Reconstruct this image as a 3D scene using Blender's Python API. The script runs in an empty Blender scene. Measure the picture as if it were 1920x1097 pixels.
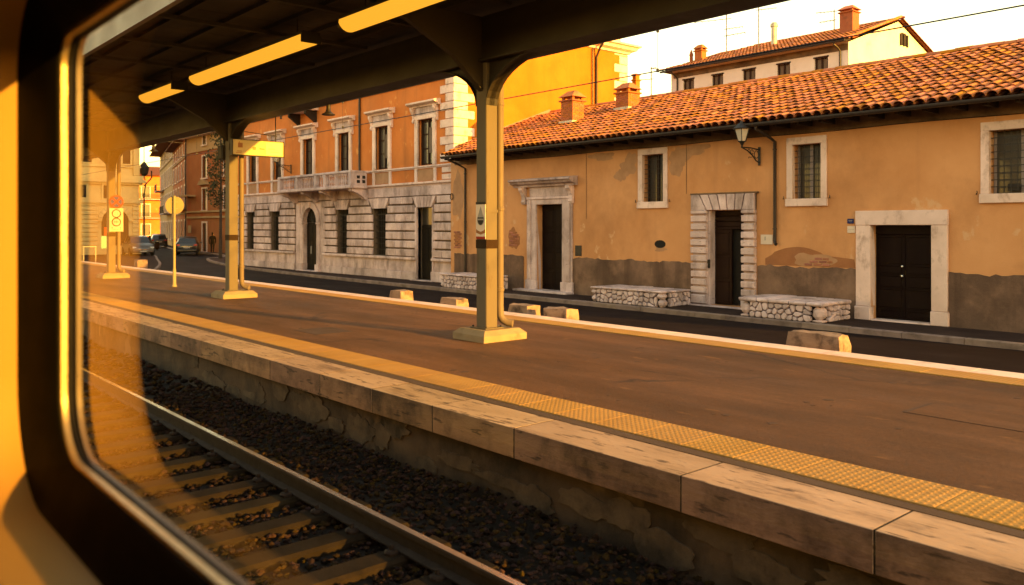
import bpy, bmesh, math, random
from mathutils import Vector, Matrix, noise
random.seed(7)
R = math.radians
S = bpy.context.scene
COL = S.collection
# ------------------------------------------------------------------ camera
cam_d = bpy.data.cameras.new('camera')
cam = bpy.data.objects.new('camera', cam_d); COL.objects.link(cam)
cam.location = (0, 0, 1.8)
cam.rotation_euler = (R(90), 0, R(49.23))
cam_d.sensor_width = 36; cam_d.lens = 29.25; cam_d.shift_y = -0.0645
cam_d.clip_start = 0.02; cam_d.clip_end = 4000
cam_d.dof.use_dof = True; cam_d.dof.focus_distance = 15.0; cam_d.dof.aperture_fstop = 2.4
S.camera = cam
# ------------------------------------------------------------------ sky and sun
SUN_EL, SUN_AZ = 9.5, 11.0           # azimuth from +X (along the track) towards +Y (the street side)
W = bpy.data.worlds.new('World'); S.world = W; W.use_nodes = True
nt = W.node_tree; nt.nodes.clear()
sky = nt.nodes.new('ShaderNodeTexSky'); sky.sky_type = 'NISHITA'; sky.sun_disc = False
sky.sun_elevation = R(SUN_EL); sky.sun_rotation = R(90 - SUN_AZ)
sky.air_density = 1.5; sky.dust_density = 0.3; sky.ozone_density = 0.0
tint = nt.nodes.new('ShaderNodeMix'); tint.data_type = 'RGBA'; tint.blend_type = 'MULTIPLY'
tint.inputs[0].default_value = 1.0
tint.inputs[7].default_value = (1.0, 0.85, 0.72, 1)      # warm white balance of the whole sky
bg = nt.nodes.new('ShaderNodeBackground'); bg.inputs[1].default_value = 0.15
wo = nt.nodes.new('ShaderNodeOutputWorld')
nt.links.new(sky.outputs[0], tint.inputs[6]); nt.links.new(tint.outputs[2], bg.inputs[0]); nt.links.new(bg.outputs[0], wo.inputs[0])
sl = bpy.data.lights.new('sun', 'SUN'); sun = bpy.data.objects.new('sun', sl); COL.objects.link(sun)
sl.energy = 4.0; sl.angle = R(0.5); sl.color = (1.0, 0.49, 0.055)
sdir = Vector((math.cos(R(SUN_EL)) * math.cos(R(SUN_AZ)), math.cos(R(SUN_EL)) * math.sin(R(SUN_AZ)), math.sin(R(SUN_EL))))
sun.rotation_euler = sdir.to_track_quat('Z', 'Y').to_euler(); sun.location = (20, 10, 20)
S.view_settings.view_transform = 'Standard'; S.view_settings.look = 'None'
S.view_settings.gamma = 1.0; S.view_settings.use_curve_mapping = False
S.view_settings.exposure = 2.35
S.cycles.max_bounces = 8; S.cycles.transparent_max_bounces = 16
S.cycles.use_denoising = True
# ------------------------------------------------------------------ materials
MATS = {}
def mat(name, c1, c2=None, scale=3.0, rough=0.85, bump=0.15, bscale=25.0, metal=0.0, spec=0.3, stretch=(1, 1, 1),
        dirt=None, dscale=1.2, dlo=0.5, dhi=0.7, dstretch=(1, 1, 1), rnd=0.0, streak=None, speck=0.0, crack=None, pits=None, emit=None, estr=0.0, island=False, detail=6.0):
    m = bpy.data.materials.new(name); m.use_nodes = True; MATS[name] = m
    n = m.node_tree.nodes; l = m.node_tree.links
    b = n['Principled BSDF']
    b.inputs['Roughness'].default_value = rough; b.inputs['Metallic'].default_value = metal
    b.inputs['Specular IOR Level'].default_value = spec
    if emit:
        b.inputs['Emission Color'].default_value = (*emit, 1); b.inputs['Emission Strength'].default_value = estr
    c2 = c2 or tuple(x * 0.8 for x in c1)
    geo = n.new('ShaderNodeNewGeometry')
    def nz(sc, st, det=detail, ro=0.6, off=0.0):
        mp = n.new('ShaderNodeMapping'); mp.inputs['Scale'].default_value = st; mp.inputs['Location'].default_value = (off, off * .7, off * .3)
        l.new(geo.outputs['Position'], mp.inputs[0])
        t = n.new('ShaderNodeTexNoise'); t.inputs['Scale'].default_value = sc; t.inputs['Detail'].default_value = det; t.inputs['Roughness'].default_value = ro
        l.new(mp.outputs[0], t.inputs['Vector']); return t.outputs['Fac']
    def rng(sock, lo, hi, a=0.0, bb=1.0):
        r = n.new('ShaderNodeMapRange'); r.inputs[1].default_value = lo; r.inputs[2].default_value = hi; r.inputs[3].default_value = a; r.inputs[4].default_value = bb
        l.new(sock, r.inputs[0]); return r.outputs[0]
    def mix(f, a, bb, bt='MIX'):
        x = n.new('ShaderNodeMix'); x.data_type = 'RGBA'; x.blend_type = bt
        if isinstance(f, float): x.inputs[0].default_value = f
        else: l.new(f, x.inputs[0])
        for s, v in ((6, a), (7, bb)):
            if isinstance(v, tuple): x.inputs[s].default_value = (*v, 1)
            else: l.new(v, x.inputs[s])
        return x.outputs[2]
    base = nz(scale, stretch)
    col = mix(rng(base, 0.32, 0.68), c1, c2)
    if dirt:
        col = mix(rng(nz(dscale, dstretch, 8.0, 0.68, 13.0), dlo, dhi), col, dirt)
    if streak:
        col = mix(rng(nz(streak[1], (1.6, 1.6, .10), 5.0, .6, 31.0), streak[2], streak[3]), col, streak[0])
    if speck:
        sp_ = n.new('ShaderNodeHueSaturation'); l.new(col, sp_.inputs['Color']); l.new(rng(nz(34.0, (1, 1, 1), 6.0, .75, 3.0), .3, .7, 1 - speck, 1 + speck), sp_.inputs['Value']); col = sp_.outputs[0]
    if crack:
        wq = n.new('ShaderNodeMapping'); wq.inputs['Scale'].default_value = (.55, 1, 1); l.new(geo.outputs['Position'], wq.inputs[0])
        wn = n.new('ShaderNodeTexNoise'); wn.inputs['Scale'].default_value = 3.0; wn.inputs['Detail'].default_value = 5.0; l.new(geo.outputs['Position'], wn.inputs['Vector'])
        wm = n.new('ShaderNodeMix'); wm.data_type = 'RGBA'; wm.inputs[0].default_value = .22; l.new(wq.outputs[0], wm.inputs[6]); l.new(wn.outputs['Color'], wm.inputs[7])
        vo = n.new('ShaderNodeTexVoronoi'); vo.feature = 'DISTANCE_TO_EDGE'; vo.inputs['Scale'].default_value = crack[1]; l.new(wm.outputs[2], vo.inputs['Vector'])
        ck = n.new('ShaderNodeMath'); ck.operation = 'MULTIPLY'; l.new(rng(vo.outputs['Distance'], 0, crack[2], 1.0, 0.0), ck.inputs[0]); l.new(rng(nz(.5, (1, 1, 1), 3.0, .5, 9.0), .5, .62), ck.inputs[1])
        col = mix(ck.outputs[0], col, crack[0])
    if pits:
        col = mix(rng(nz(pits[1], pits[2], 4.0, 0.6, 5.0), pits[3], pits[3] + 0.05), col, pits[0])
    if rnd > 0:
        if island:
            src = geo.outputs['Random Per Island']
            oi = n.new('ShaderNodeObjectInfo')
            ad = n.new('ShaderNodeMath'); ad.operation = 'ADD'; l.new(src, ad.inputs[0]); l.new(oi.outputs['Random'], ad.inputs[1])
            fr = n.new('ShaderNodeMath'); fr.operation = 'FRACT'; l.new(ad.outputs[0], fr.inputs[0]); src = fr.outputs[0]
        else:
            oi = n.new('ShaderNodeObjectInfo'); src = oi.outputs['Random']
        hs = n.new('ShaderNodeHueSaturation'); l.new(col, hs.inputs['Color'])
        l.new(rng(src, 0, 1, 1 - rnd, 1 + rnd), hs.inputs['Value'])
        m2 = n.new('ShaderNodeMath'); m2.operation = 'MULTIPLY'; m2.inputs[1].default_value = 7.31; l.new(src, m2.inputs[0])
        f2 = n.new('ShaderNodeMath'); f2.operation = 'FRACT'; l.new(m2.outputs[0], f2.inputs[0])
        l.new(rng(f2.outputs[0], 0, 1, 0.5 - rnd * .06, 0.5 + rnd * .06), hs.inputs['Hue'])
        l.new(rng(f2.outputs[0], 0, 1, 1 - rnd * .5, 1 + rnd * .3), hs.inputs['Saturation'])
        col = hs.outputs[0]
    l.new(col, b.inputs['Base Color'])
    if bump > 0:
        bp = n.new('ShaderNodeBump'); bp.inputs['Strength'].default_value = bump; bp.inputs['Distance'].default_value = 0.02
        l.new(nz(bscale, stretch, 8.0, 0.65), bp.inputs['Height']); l.new(bp.outputs[0], b.inputs['Normal'])
        l.new(rng(base, 0.3, 0.7, max(0.05, rough - .08), min(1.0, rough + .08)), b.inputs['Roughness'])
    return m
STONE = mat('travertine', (0.6504, 0.5031, 0.5034), (0.4753, 0.3533, 0.341), 2.2, .8, .35, 22, dirt=(0.1626, 0.1137, 0.1056), dscale=1.6, dlo=.47, dhi=.70, dstretch=(1, 1, .35), rnd=.16, pits=((0.2126, 0.1557, 0.1462), 14, (.6, .6, 2.2), .64))
MARBLE = mat('pale_marble', (0.7485, 0.5639, 0.5144), (0.6015, 0.4413, 0.3858), 1.6, .6, .15, 18, dirt=(0.3609, 0.2452, 0.2), dscale=3.2, dlo=.53, dhi=.70, dstretch=(1, 1, .6), rnd=.06)
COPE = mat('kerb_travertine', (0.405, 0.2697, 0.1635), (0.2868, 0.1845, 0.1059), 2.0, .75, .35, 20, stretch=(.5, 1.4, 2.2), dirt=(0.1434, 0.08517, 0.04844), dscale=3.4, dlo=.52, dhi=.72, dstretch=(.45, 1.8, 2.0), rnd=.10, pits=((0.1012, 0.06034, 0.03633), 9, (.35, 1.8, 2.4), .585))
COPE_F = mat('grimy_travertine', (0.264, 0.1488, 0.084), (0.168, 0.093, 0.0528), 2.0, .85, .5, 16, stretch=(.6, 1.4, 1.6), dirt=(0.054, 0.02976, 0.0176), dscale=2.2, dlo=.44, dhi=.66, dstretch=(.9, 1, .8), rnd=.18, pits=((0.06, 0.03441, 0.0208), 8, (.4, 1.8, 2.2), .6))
PLAST_O = mat('ochre_plaster', (0.6009, 0.3017, 0.1323), (0.5119, 0.2404, 0.09737), .8, .9, .22, 30, dirt=(0.3338, 0.1535, 0.0635), dscale=.6, dlo=.46, dhi=.84, dstretch=(1, 1, .8), streak=((0.4229, 0.2046, 0.08996), 1.3, .56, .84), pits=((0.5787, 0.3376, 0.1799), 1.7, (1, 1, .8), .63))
PLAST_S = mat('stained_shade_plaster', (0.189, 0.12, 0.068), (0.117, 0.072, 0.044), 2.2, .9, .25, 30, dirt=(0.054, 0.034, 0.024), dscale=1.2, dlo=.45, dhi=.7)  # stained, and darkened further to carry painted shade under the eaves
PLAST_R = mat('orange_plaster', (0.598, 0.196, 0.04125), (0.481, 0.1456, 0.0285), .8, .9, .2, 30, streak=((0.351, 0.1232, 0.03375), 1.3, .55, .8), dirt=(0.403, 0.14, 0.0375), dscale=.7, dlo=.5, dhi=.75, dstretch=(1, 1, .5), pits=((0.624, 0.2688, 0.075), 2.0, (1, 1, .8), .63))
PLAST_Y = mat('yellow_plaster', (0.41, 0.1313, 0.003645), (0.3444, 0.104, 0.002592), .7, .9, .10, 40, streak=((0.2706, 0.08206, 0.00243), .9, .5, .85), dirt=(0.2952, 0.09027, 0.002835), dscale=.8, dlo=.5, dhi=.75)
PLAST_W = mat('cream_plaster', (0.7178, 0.6386, 0.6), (0.6402, 0.5562, 0.5125), 1.0, .9, .1, 40, dirt=(0.4462, 0.3708, 0.325), dscale=.7, dlo=.55, dhi=.8)
PLAST_D = mat('red_plaster', (.38, .135, .04), (.30, .10, .03), .6, .9, .1, 30, dirt=(0.4427, 0.04015, 0.0027), dscale=.5, dlo=.5, dhi=.75, dstretch=(1, 1, .5))
PLAST_C = mat('sand_plaster', (0.46, 0.306, 0.154), (0.38, 0.2465, 0.119), .7, .9, .1, 30, dirt=(0.24, 0.153, 0.077), dscale=.5, dlo=.5, dhi=.8)
CHURCH = mat('cream_stone', (0.5844, 0.4471, 0.1908), (0.4994, 0.3676, 0.1513), .7, .85, .12, 12, dirt=(0.3612, 0.2583, 0.1052), dscale=.7, dlo=.5, dhi=.8)
PLINTH = mat('grey_render', (0.141, 0.08915, 0.0665), (0.094, 0.05892, 0.04263), 1.2, .95, .6, 18, streak=((0.0705, 0.04341, 0.0324), 1.2, .5, .75), dirt=(0.2256, 0.1395, 0.0981), dscale=1.1, dlo=.42, dhi=.66, spec=.1)
PATCH_R = mat('bare_red_plaster', (.34, .145, .06), (.27, .11, .045), 2, .95, .3, 25, dirt=(.24, .11, .06), dscale=2, dlo=.5, dhi=.75)
PATCH_G = mat('grey_peeled_plaster', (0.4392, 0.245, 0.133), (0.3294, 0.18, 0.095), 3, .95, .4, 25)
BRICK = mat('old_brick', (.33, .125, .065), (.24, .09, .05), 6, .9, .4, 40, rnd=.25)
CHIM = mat('chimney_brick', (0.36, 0.1125, 0.0325), (0.29, 0.0825, 0.025), 4, .9, .3, 40, rnd=.15, dirt=(0.16, 0.06, 0.025), dscale=3, dlo=.55, dhi=.75)
TILE = mat('terracotta_tile', (0.4514, 0.149, 0.03223), (0.383, 0.1137, 0.02303), 5, .85, .3, 40, rnd=.24, island=True, dirt=(0.1642, 0.06062, 0.01996), dscale=1.5, dlo=.54, dhi=.74)
TILE_P = mat('terracotta_pan', (0.175, 0.0525, 0.02), (0.119, 0.035, 0.014), 4, .9, .3, 40, dirt=(0.07, 0.025, 0.012), dscale=2, dlo=.5, dhi=.7)
ASPH = mat('platform_asphalt', (0.1332, 0.05879, 0.0205), (0.08478, 0.03673, 0.01318), 1.3, .72, .55, 55, stretch=(.35, 1.3, 1), streak=None, dirt=(0.05005, 0.02327, 0.009148), dscale=.42, dlo=.42, dhi=.66, dstretch=(.35, 1.2, 1), spec=.2, speck=.38, crack=((0.02422, 0.01163, 0.004757), .6, .02), pits=((0.1372, 0.06429, 0.02268), 3.4, (.5, 1.4, 1), .64))
ASPH_D = mat('asphalt_patch', (0.06375, 0.0348, 0.0252), (0.0525, 0.0288, 0.021), 4, .85, .35, 60)
ASPH_G = mat('joint_asphalt', (0.075, 0.0442, 0.0276), (0.06, 0.0351, 0.0228), 3, .85, .3, 60, stretch=(.4, 1, 1))
ROAD = mat('road_asphalt', (0.01088, 0.006435, 0.007676), (0.008, 0.004703, 0.005848), 1.4, .78, .4, 70, stretch=(.4, 1, 1), dirt=(0.01472, 0.00891, 0.01096), dscale=.5, dlo=.5, dhi=.7, spec=.08)
PAVE = mat('pavement_asphalt', (0.039, 0.024, 0.0216), (0.0276, 0.017, 0.0156), 1.5, .9, .4, 50, dirt=(0.051, 0.0325, 0.03), dscale=.8, dlo=.5, dhi=.75, spec=.08)
ROUGH = mat('rough_bollard_stone', (0.3068, 0.214, 0.171), (0.1938, 0.1328, 0.1068), 3.0, .9, .6, 12, dirt=(0.06056, 0.04059, 0.0342), dscale=3.2, dlo=.48, dhi=.66, stretch=(.7, .7, 1.6), rnd=.12)
AERIAL = mat('aerial_metal', (.10, .085, .07), (.08, .068, .055), 4, .5, 0)
JOINT_SHADE = mat('joint_shade_stone', (.16, .115, .08), (.10, .07, .048), 3, .95, .4, 20)  # core stone coloured dark to paint shade into the block joints
RENDER_P = mat('old_wall_render', (0.08, 0.0576, 0.0384), (0.05, 0.03552, 0.024), 2.5, .95, .6, 16, dirt=(0.0175, 0.01248, 0.00864), dscale=3, dlo=.45, dhi=.65)
KERB = mat('street_kerb_stone', (0.2475, 0.1755, 0.147), (0.18, 0.1235, 0.105), 3, .85, .4, 25, rnd=.15, dirt=(0.09, 0.06175, 0.049), dscale=2, dlo=.5, dhi=.7)
YELLOW = mat('tactile_yellow', (0.3432, 0.189, 0.039), (0.2886, 0.1512, 0.02964), 1.6, .7, .15, 50, dirt=(0.2028, 0.1092, 0.0312), dscale=1.5, dlo=.54, dhi=.76, dstretch=(.5, 1.4, 1), rnd=.05)
CONC = mat('sleeper_concrete', (0.01836, 0.01253, 0.006718), (0.01188, 0.008143, 0.00442), 4, .9, .4, 35, dirt=(0.00648, 0.004594, 0.002829), dscale=3, dlo=.46, dhi=.68, rnd=.2, spec=.1)
WALLC = mat('platform_wall_concrete', (0.0675, 0.0448, 0.0285), (0.0378, 0.0248, 0.01575), 1.6, .95, .5, 14, dirt=(0.0126, 0.0088, 0.006), dscale=1.3, dlo=.45, dhi=.62, dstretch=(1, 1, .7), pits=((0.0945, 0.064, 0.04125), 1.1, (1, 1, .6), .6))
BALL = mat('ballast_stone', (0.02608, 0.01188, 0.005775), (0.01118, 0.005198, 0.002541), 8, .9, .3, 40, rnd=.85, island=True, spec=.1)
BEDM = mat('ballast_bed', (0.0084, 0.00495, 0.00315), (0.0054, 0.00315, 0.0021), 6, .95, .6, 25)
RAILT = mat('rail_steel', (.42, .38, .34), (.34, .30, .26), 12, .28, .05, 60, metal=1.0, stretch=(.1, 1, 1))
RAILS = mat('rail_rust', (0.0154, 0.0078, 0.0054), (0.0098, 0.0054, 0.0036), 10, .85, .3, 40)
POST = mat('column_paint', (0.1145, 0.0946, 0.06912), (0.1007, 0.0836, 0.06048), 1.2, .55, .08, 30, stretch=(1, 1, .4), dirt=(.06, .03, .015), dscale=3.4, dlo=.6, dhi=.74, dstretch=(1, 1, .3), spec=.05)
PIPE = mat('pipe_paint', (0.144, 0.1111, 0.078), (0.126, 0.0969, 0.069), 2, .5, .05, 30, spec=.1, dirt=(0.09, 0.0684, 0.048), dscale=3, dlo=.62, dhi=.8)
BAND = mat('black_band', (.026, .014, .008), (.02, .011, .006), 3, .6, .05, spec=.04)
PLBASE = mat('column_plinth_concrete', (0.252, 0.1885, 0.114), (0.203, 0.1495, 0.09), 3, .9, .4, 30, dirt=(0.14, 0.0975, 0.06), dscale=3, dlo=.55, dhi=.75)
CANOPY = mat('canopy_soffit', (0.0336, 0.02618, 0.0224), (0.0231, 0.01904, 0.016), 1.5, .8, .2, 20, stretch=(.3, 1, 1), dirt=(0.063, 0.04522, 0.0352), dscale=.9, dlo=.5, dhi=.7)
STEEL_D = mat('dark_painted_steel', (0.0156, 0.01092, 0.0064), (0.0117, 0.00819, 0.0048), 2, .6, .1, 30, spec=.35)
FASCIA = mat('fascia_grey', (.26, .23, .19), (.22, .195, .16), 1.5, .6, .1, 20)
IRON = mat('black_iron', (0.015, 0.01125, 0.0099), (0.011, 0.0081, 0.0072), 8, .55, .1, 40, spec=.4)
PIPE_D = mat('dark_downpipe', (0.027, 0.017, 0.014), (0.0216, 0.0135, 0.011), 4, .5, .05, 30, spec=.4)
WOOD_D = mat('dark_door_wood', (0.0072, 0.00209, 0.002275), (0.00495, 0.00143, 0.001575), 3, .55, .15, 40, stretch=(3, 3, .4), spec=.08)
WOOD_B = mat('brown_door_wood', (0.02295, 0.00882, 0.006), (0.0162, 0.0063, 0.00432), 3, .55, .15, 40, stretch=(3, 3, .4), spec=.08)
WOOD_G = mat('blackgreen_door_wood', (0.014, 0.0104, 0.008), (0.01, 0.0076, 0.006), 3, .6, .15, 40, stretch=(3, 3, .4), spec=.08)
WINWOOD = mat('brown_window_wood', (0.0375, 0.0168, 0.0112), (0.0275, 0.012, 0.008), 4, .55, .1, 40, stretch=(3, 3, .4), spec=.08)
WINWHITE = mat('white_window_frame', (0.3, 0.2475, 0.24), (0.264, 0.2145, 0.204), 4, .6, .05)
CURTAIN = mat('curtain_cloth', (0.17, 0.126, 0.0945), (0.12, 0.09, 0.0675), 6, .9, .1, stretch=(5, 5, .3))
DARK = mat('dark_room', (.012, .010, .009), (.009, .008, .007), 2, .9, 0)
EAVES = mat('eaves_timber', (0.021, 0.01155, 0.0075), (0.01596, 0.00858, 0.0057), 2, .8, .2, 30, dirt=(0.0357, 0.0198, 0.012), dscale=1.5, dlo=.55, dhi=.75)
SIGNW = mat('sign_white', (0.4047, 0.348, 0.2904), (0.3695, 0.3141, 0.2551), 3, .5, .03, spec=.04)
SIGNP = mat('enamel_plate', (.66, .54, .44), (.6, .49, .4), 3, .5, .03, spec=.04)
SIGNY = mat('sign_cream', (0.496, 0.4, 0.192), (0.464, 0.368, 0.168), 3, .45, .03, spec=.04)
SIGNB = mat('sign_blue', (0.02, 0.03, 0.132), (0.0175, 0.0275, 0.12), 3, .45, 0, spec=.04)
SIGNR = mat('sign_red', (0.288, 0.025, 0.015), (0.264, 0.0225, 0.015), 3, .45, 0, spec=.04)
SIGNK = mat('sign_black', (.03, .026, .024), (.026, .023, .02), 3, .5, 0, spec=.04)
SIGNG = mat('sign_grey', (.30, .28, .26), (.26, .24, .22), 3, .5, 0, spec=.04)
SIGNBR = mat('sign_brown', (.30, .13, .05), (.26, .11, .045), 3, .5, 0, spec=.04)
SIGNBACK = mat('sign_back', (0.288, 0.24, 0.132), (0.264, 0.216, 0.12), 3, .5, .03, spec=.04)
PANEL = mat('carriage_panel', (0.4186, 0.2463, 0.06597), (0.3971, 0.2299, 0.06076), 2, .55, .04, 60, spec=.35)
RUBBER = mat('black_rubber', (.006, .005, .004), (.004, .0035, .003), 6, .65, .03, 60, spec=.08)
ALU = mat('brushed_trim', (0.558, 0.432, 0.252), (0.468, 0.36, 0.204), 60, .34, .15, 150, metal=.75, spec=.5)
CARIN = mat('carriage_dark', (.26, .22, .17), (.24, .2, .155), 2, .9, .05)
CARSKIN = mat('carriage_skin', (.045, .03, .024), (.04, .027, .022), 2, .5, .02)
CARFL = mat('carriage_floor', (.06, .05, .045), (.05, .042, .038), 5, .8, .1)
LEAF = mat('dark_leaf', (.045, .055, .018), (.03, .036, .012), 5, .8, .05, rnd=.35, island=True)
BARK = mat('bark', (.07, .05, .035), (.05, .035, .025), 6, .9, .4, 30)
CARB = mat('car_paint_black', (.02, .019, .018), (.017, .016, .015), 3, .28, 0, spec=.6)
CARG = mat('car_paint_grey', (.10, .085, .072), (.09, .077, .066), 3, .3, 0, metal=.4, spec=.6)
CARGL = mat('car_glass', (.02, .02, .02), (.018, .018, .018), 3, .08, 0, spec=.7)
TYRE = mat('tyre', (.015, .014, .013), (.012, .011, .01), 6, .9, .1)
RIM = mat('wheel_rim', (.35, .33, .30), (.3, .28, .25), 6, .35, 0, metal=.8)
CHROME = mat('chrome', (.6, .57, .52), (.55, .52, .47), 6, .2, 0, metal=1)
LENSW = mat('headlamp_glass', (.6, .57, .5), (.55, .52, .46), 6, .15, 0, spec=.6)
LENSR = mat('tail_lamp', (.45, .03, .02), (.4, .025, .02), 6, .2, 0, spec=.6)
SKIN = mat('skin', (.45, .28, .19), (.42, .25, .17), 6, .6, 0, spec=.04)
CLOTH = mat('dark_clothes', (0.005, 0.00396, 0.00374), (0.00375, 0.00308, 0.00286), 10, .9, .1, spec=.04)
ZINC = mat('zinc_pipe', (.40, .38, .34), (.33, .31, .27), 4, .5, .05, metal=.3)
LANTERN = mat('lantern_glass', (.50, .43, .34), (.46, .39, .3), 4, .25, 0, spec=.5)
LAMPE = mat('lit_diffuser', (0.18, 0.12, 0.036), (0.18, 0.12, 0.036), 2, .5, 0, emit=(1.0, .42, .028), estr=.25)
TEAL = mat('sign_teal', (.12, .33, .27), (.11, .3, .25), 3, .5, 0, spec=.04)
def glassmat(name, tintc, dark):
    m = bpy.data.materials.new(name); m.use_nodes = True; n = m.node_tree.nodes; l = m.node_tree.links; n.clear()
    o = n.new('ShaderNodeOutputMaterial'); mx = n.new('ShaderNodeMixShader'); fr = n.new('ShaderNodeFresnel'); fr.inputs[0].default_value = 1.32 if dark else 1.6
    g = n.new('ShaderNodeBsdfGlossy'); g.inputs['Roughness'].default_value = 0.0 if not dark else 0.06; g.inputs['Color'].default_value = (1, 1, 1, 1)
    if dark:
        t = n.new('ShaderNodeBsdfPrincipled'); t.inputs['Base Color'].default_value = (*tintc, 1); t.inputs['Roughness'].default_value = .4
    else:
        t = n.new('ShaderNodeBsdfTransparent'); t.inputs[0].default_value = (*tintc, 1)
    l.new(fr.outputs[0], mx.inputs[0]); l.new(t.outputs[0], mx.inputs[1]); l.new(g.outputs[0], mx.inputs[2]); l.new(mx.outputs[0], o.inputs[0])
    return m
GLASS_T = glassmat('train_window_glass', (.97, .95, .91), False)
GLASS_D = glassmat('window_glass', (.03, .025, .02), True)
# ------------------------------------------------------------------ mesh helpers
class MB:
    def __init__(s): s.v = []; s.f = []
    def add(s, vs, fs):
        o = len(s.v); s.v += [tuple(p) for p in vs]; s.f += [tuple(i + o for i in q) for q in fs]; return s
    def box(s, x0, x1, y0, y1, z0, z1):
        return s.add([(x0, y0, z0), (x1, y0, z0), (x1, y1, z0), (x0, y1, z0), (x0, y0, z1), (x1, y0, z1), (x1, y1, z1), (x0, y1, z1)],
                     [(0, 3, 2, 1), (4, 5, 6, 7), (0, 1, 5, 4), (1, 2, 6, 5), (2, 3, 7, 6), (3, 0, 4, 7)])
    def cbox(s, x0, x1, y0, y1, z0, z1, c=.02, jit=0.0):
        """box with all edges chamfered (24 vertices), optionally made uneven"""
        lo = (x0, y0, z0); hi = (x1, y1, z1)
        c = min(c, (x1 - x0) * .45, (y1 - y0) * .45, (z1 - z0) * .45)
        bm = bmesh.new()
        idx = {}
        for a in range(3):
            for sx in (0, 1):
                for sy in (0, 1):
                    for sz in (0, 1):
                        sg = (sx, sy, sz); p = []
                        for k in range(3):
                            e = hi[k] if sg[k] else lo[k]
                            if k != a: e += -c if sg[k] else c
                            p.append(e + (random.uniform(-jit, jit) if jit else 0))
                        idx[(a, sg)] = bm.verts.new(p)
        bmesh.ops.convex_hull(bm, input=list(bm.verts))
        bm.verts.index_update(); bm.verts.ensure_lookup_table()
        r = s.add([v.co for v in bm.verts], [tuple(v.index for v in f.verts) for f in bm.faces]); bm.free(); return r
    def prism(s, poly, lo, hi, axis='y'):
        """extrude a 2-D polygon: axis y -> poly in (x,z); axis x -> (y,z); axis z -> (x,y)"""
        def P(a, b, t): return {'y': (a, t, b), 'x': (t, a, b), 'z': (a, b, t)}[axis]
        n = len(poly); vs = [P(a, b, lo) for a, b in poly] + [P(a, b, hi) for a, b in poly]
        fs = [tuple(range(n))[::-1], tuple(range(n, 2 * n))] + [(i, (i + 1) % n, n + (i + 1) % n, n + i) for i in range(n)]
        return s.add(vs, fs)
    def tube(s, p0, p1, r0, r1=None, n=10, cap=True):
        p0 = Vector(p0); p1 = Vector(p1); r1 = r0 if r1 is None else r1
        d = (p1 - p0).normalized(); a = d.orthogonal().normalized(); b = d.cross(a)
        vs = []
        for p, r in ((p0, r0), (p1, r1)):
            vs += [p + (a * math.cos(2 * math.pi * i / n) + b * math.sin(2 * math.pi * i / n)) * r for i in range(n)]
        fs = [(i, (i + 1) % n, n + (i + 1) % n, n + i) for i in range(n)]
        if cap: fs += [tuple(range(n))[::-1], tuple(range(n, 2 * n))]
        return s.add(vs, fs)
    def path(s, pts, r, n=8):
        """round tube along a polyline"""
        pts = [Vector(p) for p in pts]; rings = []
        up = None
        for i, p in enumerate(pts):
            d = (pts[min(i + 1, len(pts) - 1)] - pts[max(i - 1, 0)]).normalized()
            if up is None: up = d.orthogonal().normalized()
            a = (up - d * up.dot(d)).normalized(); up = a; b = d.cross(a)
            rr = r[i] if isinstance(r, (list, tuple)) else r
            rings.append([p + (a * math.cos(2 * math.pi * k / n) + b * math.sin(2 * math.pi * k / n)) * rr for k in range(n)])
        vs = [q for g in rings for q in g]; fs = []
        for i in range(len(pts) - 1):
            fs += [(i * n + k, i * n + (k + 1) % n, (i + 1) * n + (k + 1) % n, (i + 1) * n + k) for k in range(n)]
        fs += [tuple(range(n))[::-1], tuple(range((len(pts) - 1) * n, len(pts) * n))]
        return s.add(vs, fs)
    def lathe(s, prof, c=(0, 0, 0), n=16, axis='z'):
        vs = []; c = Vector(c)
        for r, h in prof:
            for k in range(n):
                a = 2 * math.pi * k / n; q = (r * math.cos(a), r * math.sin(a), h)
                if axis == 'x': q = (h, r * math.cos(a), r * math.sin(a))
                if axis == 'y': q = (r * math.cos(a), h, r * math.sin(a))
                vs.append(c + Vector(q))
        fs = []
        for i in range(len(prof) - 1):
            fs += [(i * n + k, i * n + (k + 1) % n, (i + 1) * n + (k + 1) % n, (i + 1) * n + k) for k in range(n)]
        fs += [tuple(range(n))[::-1], tuple(range((len(prof) - 1) * n, len(prof) * n))]
        return s.add(vs, fs)
    def wall(s, x0, x1, z0, z1, y, ops, depth=.25):
        """front face in the plane y (facing -y) with rectangular openings and their reveals"""
        xs = sorted({x0, x1, *[o[0] for o in ops], *[o[1] for o in ops]}); zs = sorted({z0, z1, *[o[2] for o in ops], *[o[3] for o in ops]})
        for i in range(len(xs) - 1):
            for j in range(len(zs) - 1):
                cx = (xs[i] + xs[i + 1]) / 2; cz = (zs[j] + zs[j + 1]) / 2
                if any(o[0] < cx < o[1] and o[2] < cz < o[3] for o in ops): continue
                s.add([(xs[i], y, zs[j]), (xs[i + 1], y, zs[j]), (xs[i + 1], y, zs[j + 1]), (xs[i], y, zs[j + 1])], [(0, 1, 2, 3)])
        for a, b, c, d in [o[:4] for o in ops]:
            e = y + depth
            s.add([(a, y, c), (b, y, c), (b, y, d), (a, y, d), (a, e, c), (b, e, c), (b, e, d), (a, e, d)],
                  [(0, 4, 5, 1), (1, 5, 6, 2), (2, 6, 7, 3), (3, 7, 4, 0)])
        return s
def link(o, parent=None):
    COL.objects.link(o)
    if parent is not None: o.parent = parent
    return o
def origin(p):
    return Vector(p['_o']) if p is not None and '_o' in p.keys() else Vector((0, 0, 0))
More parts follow.
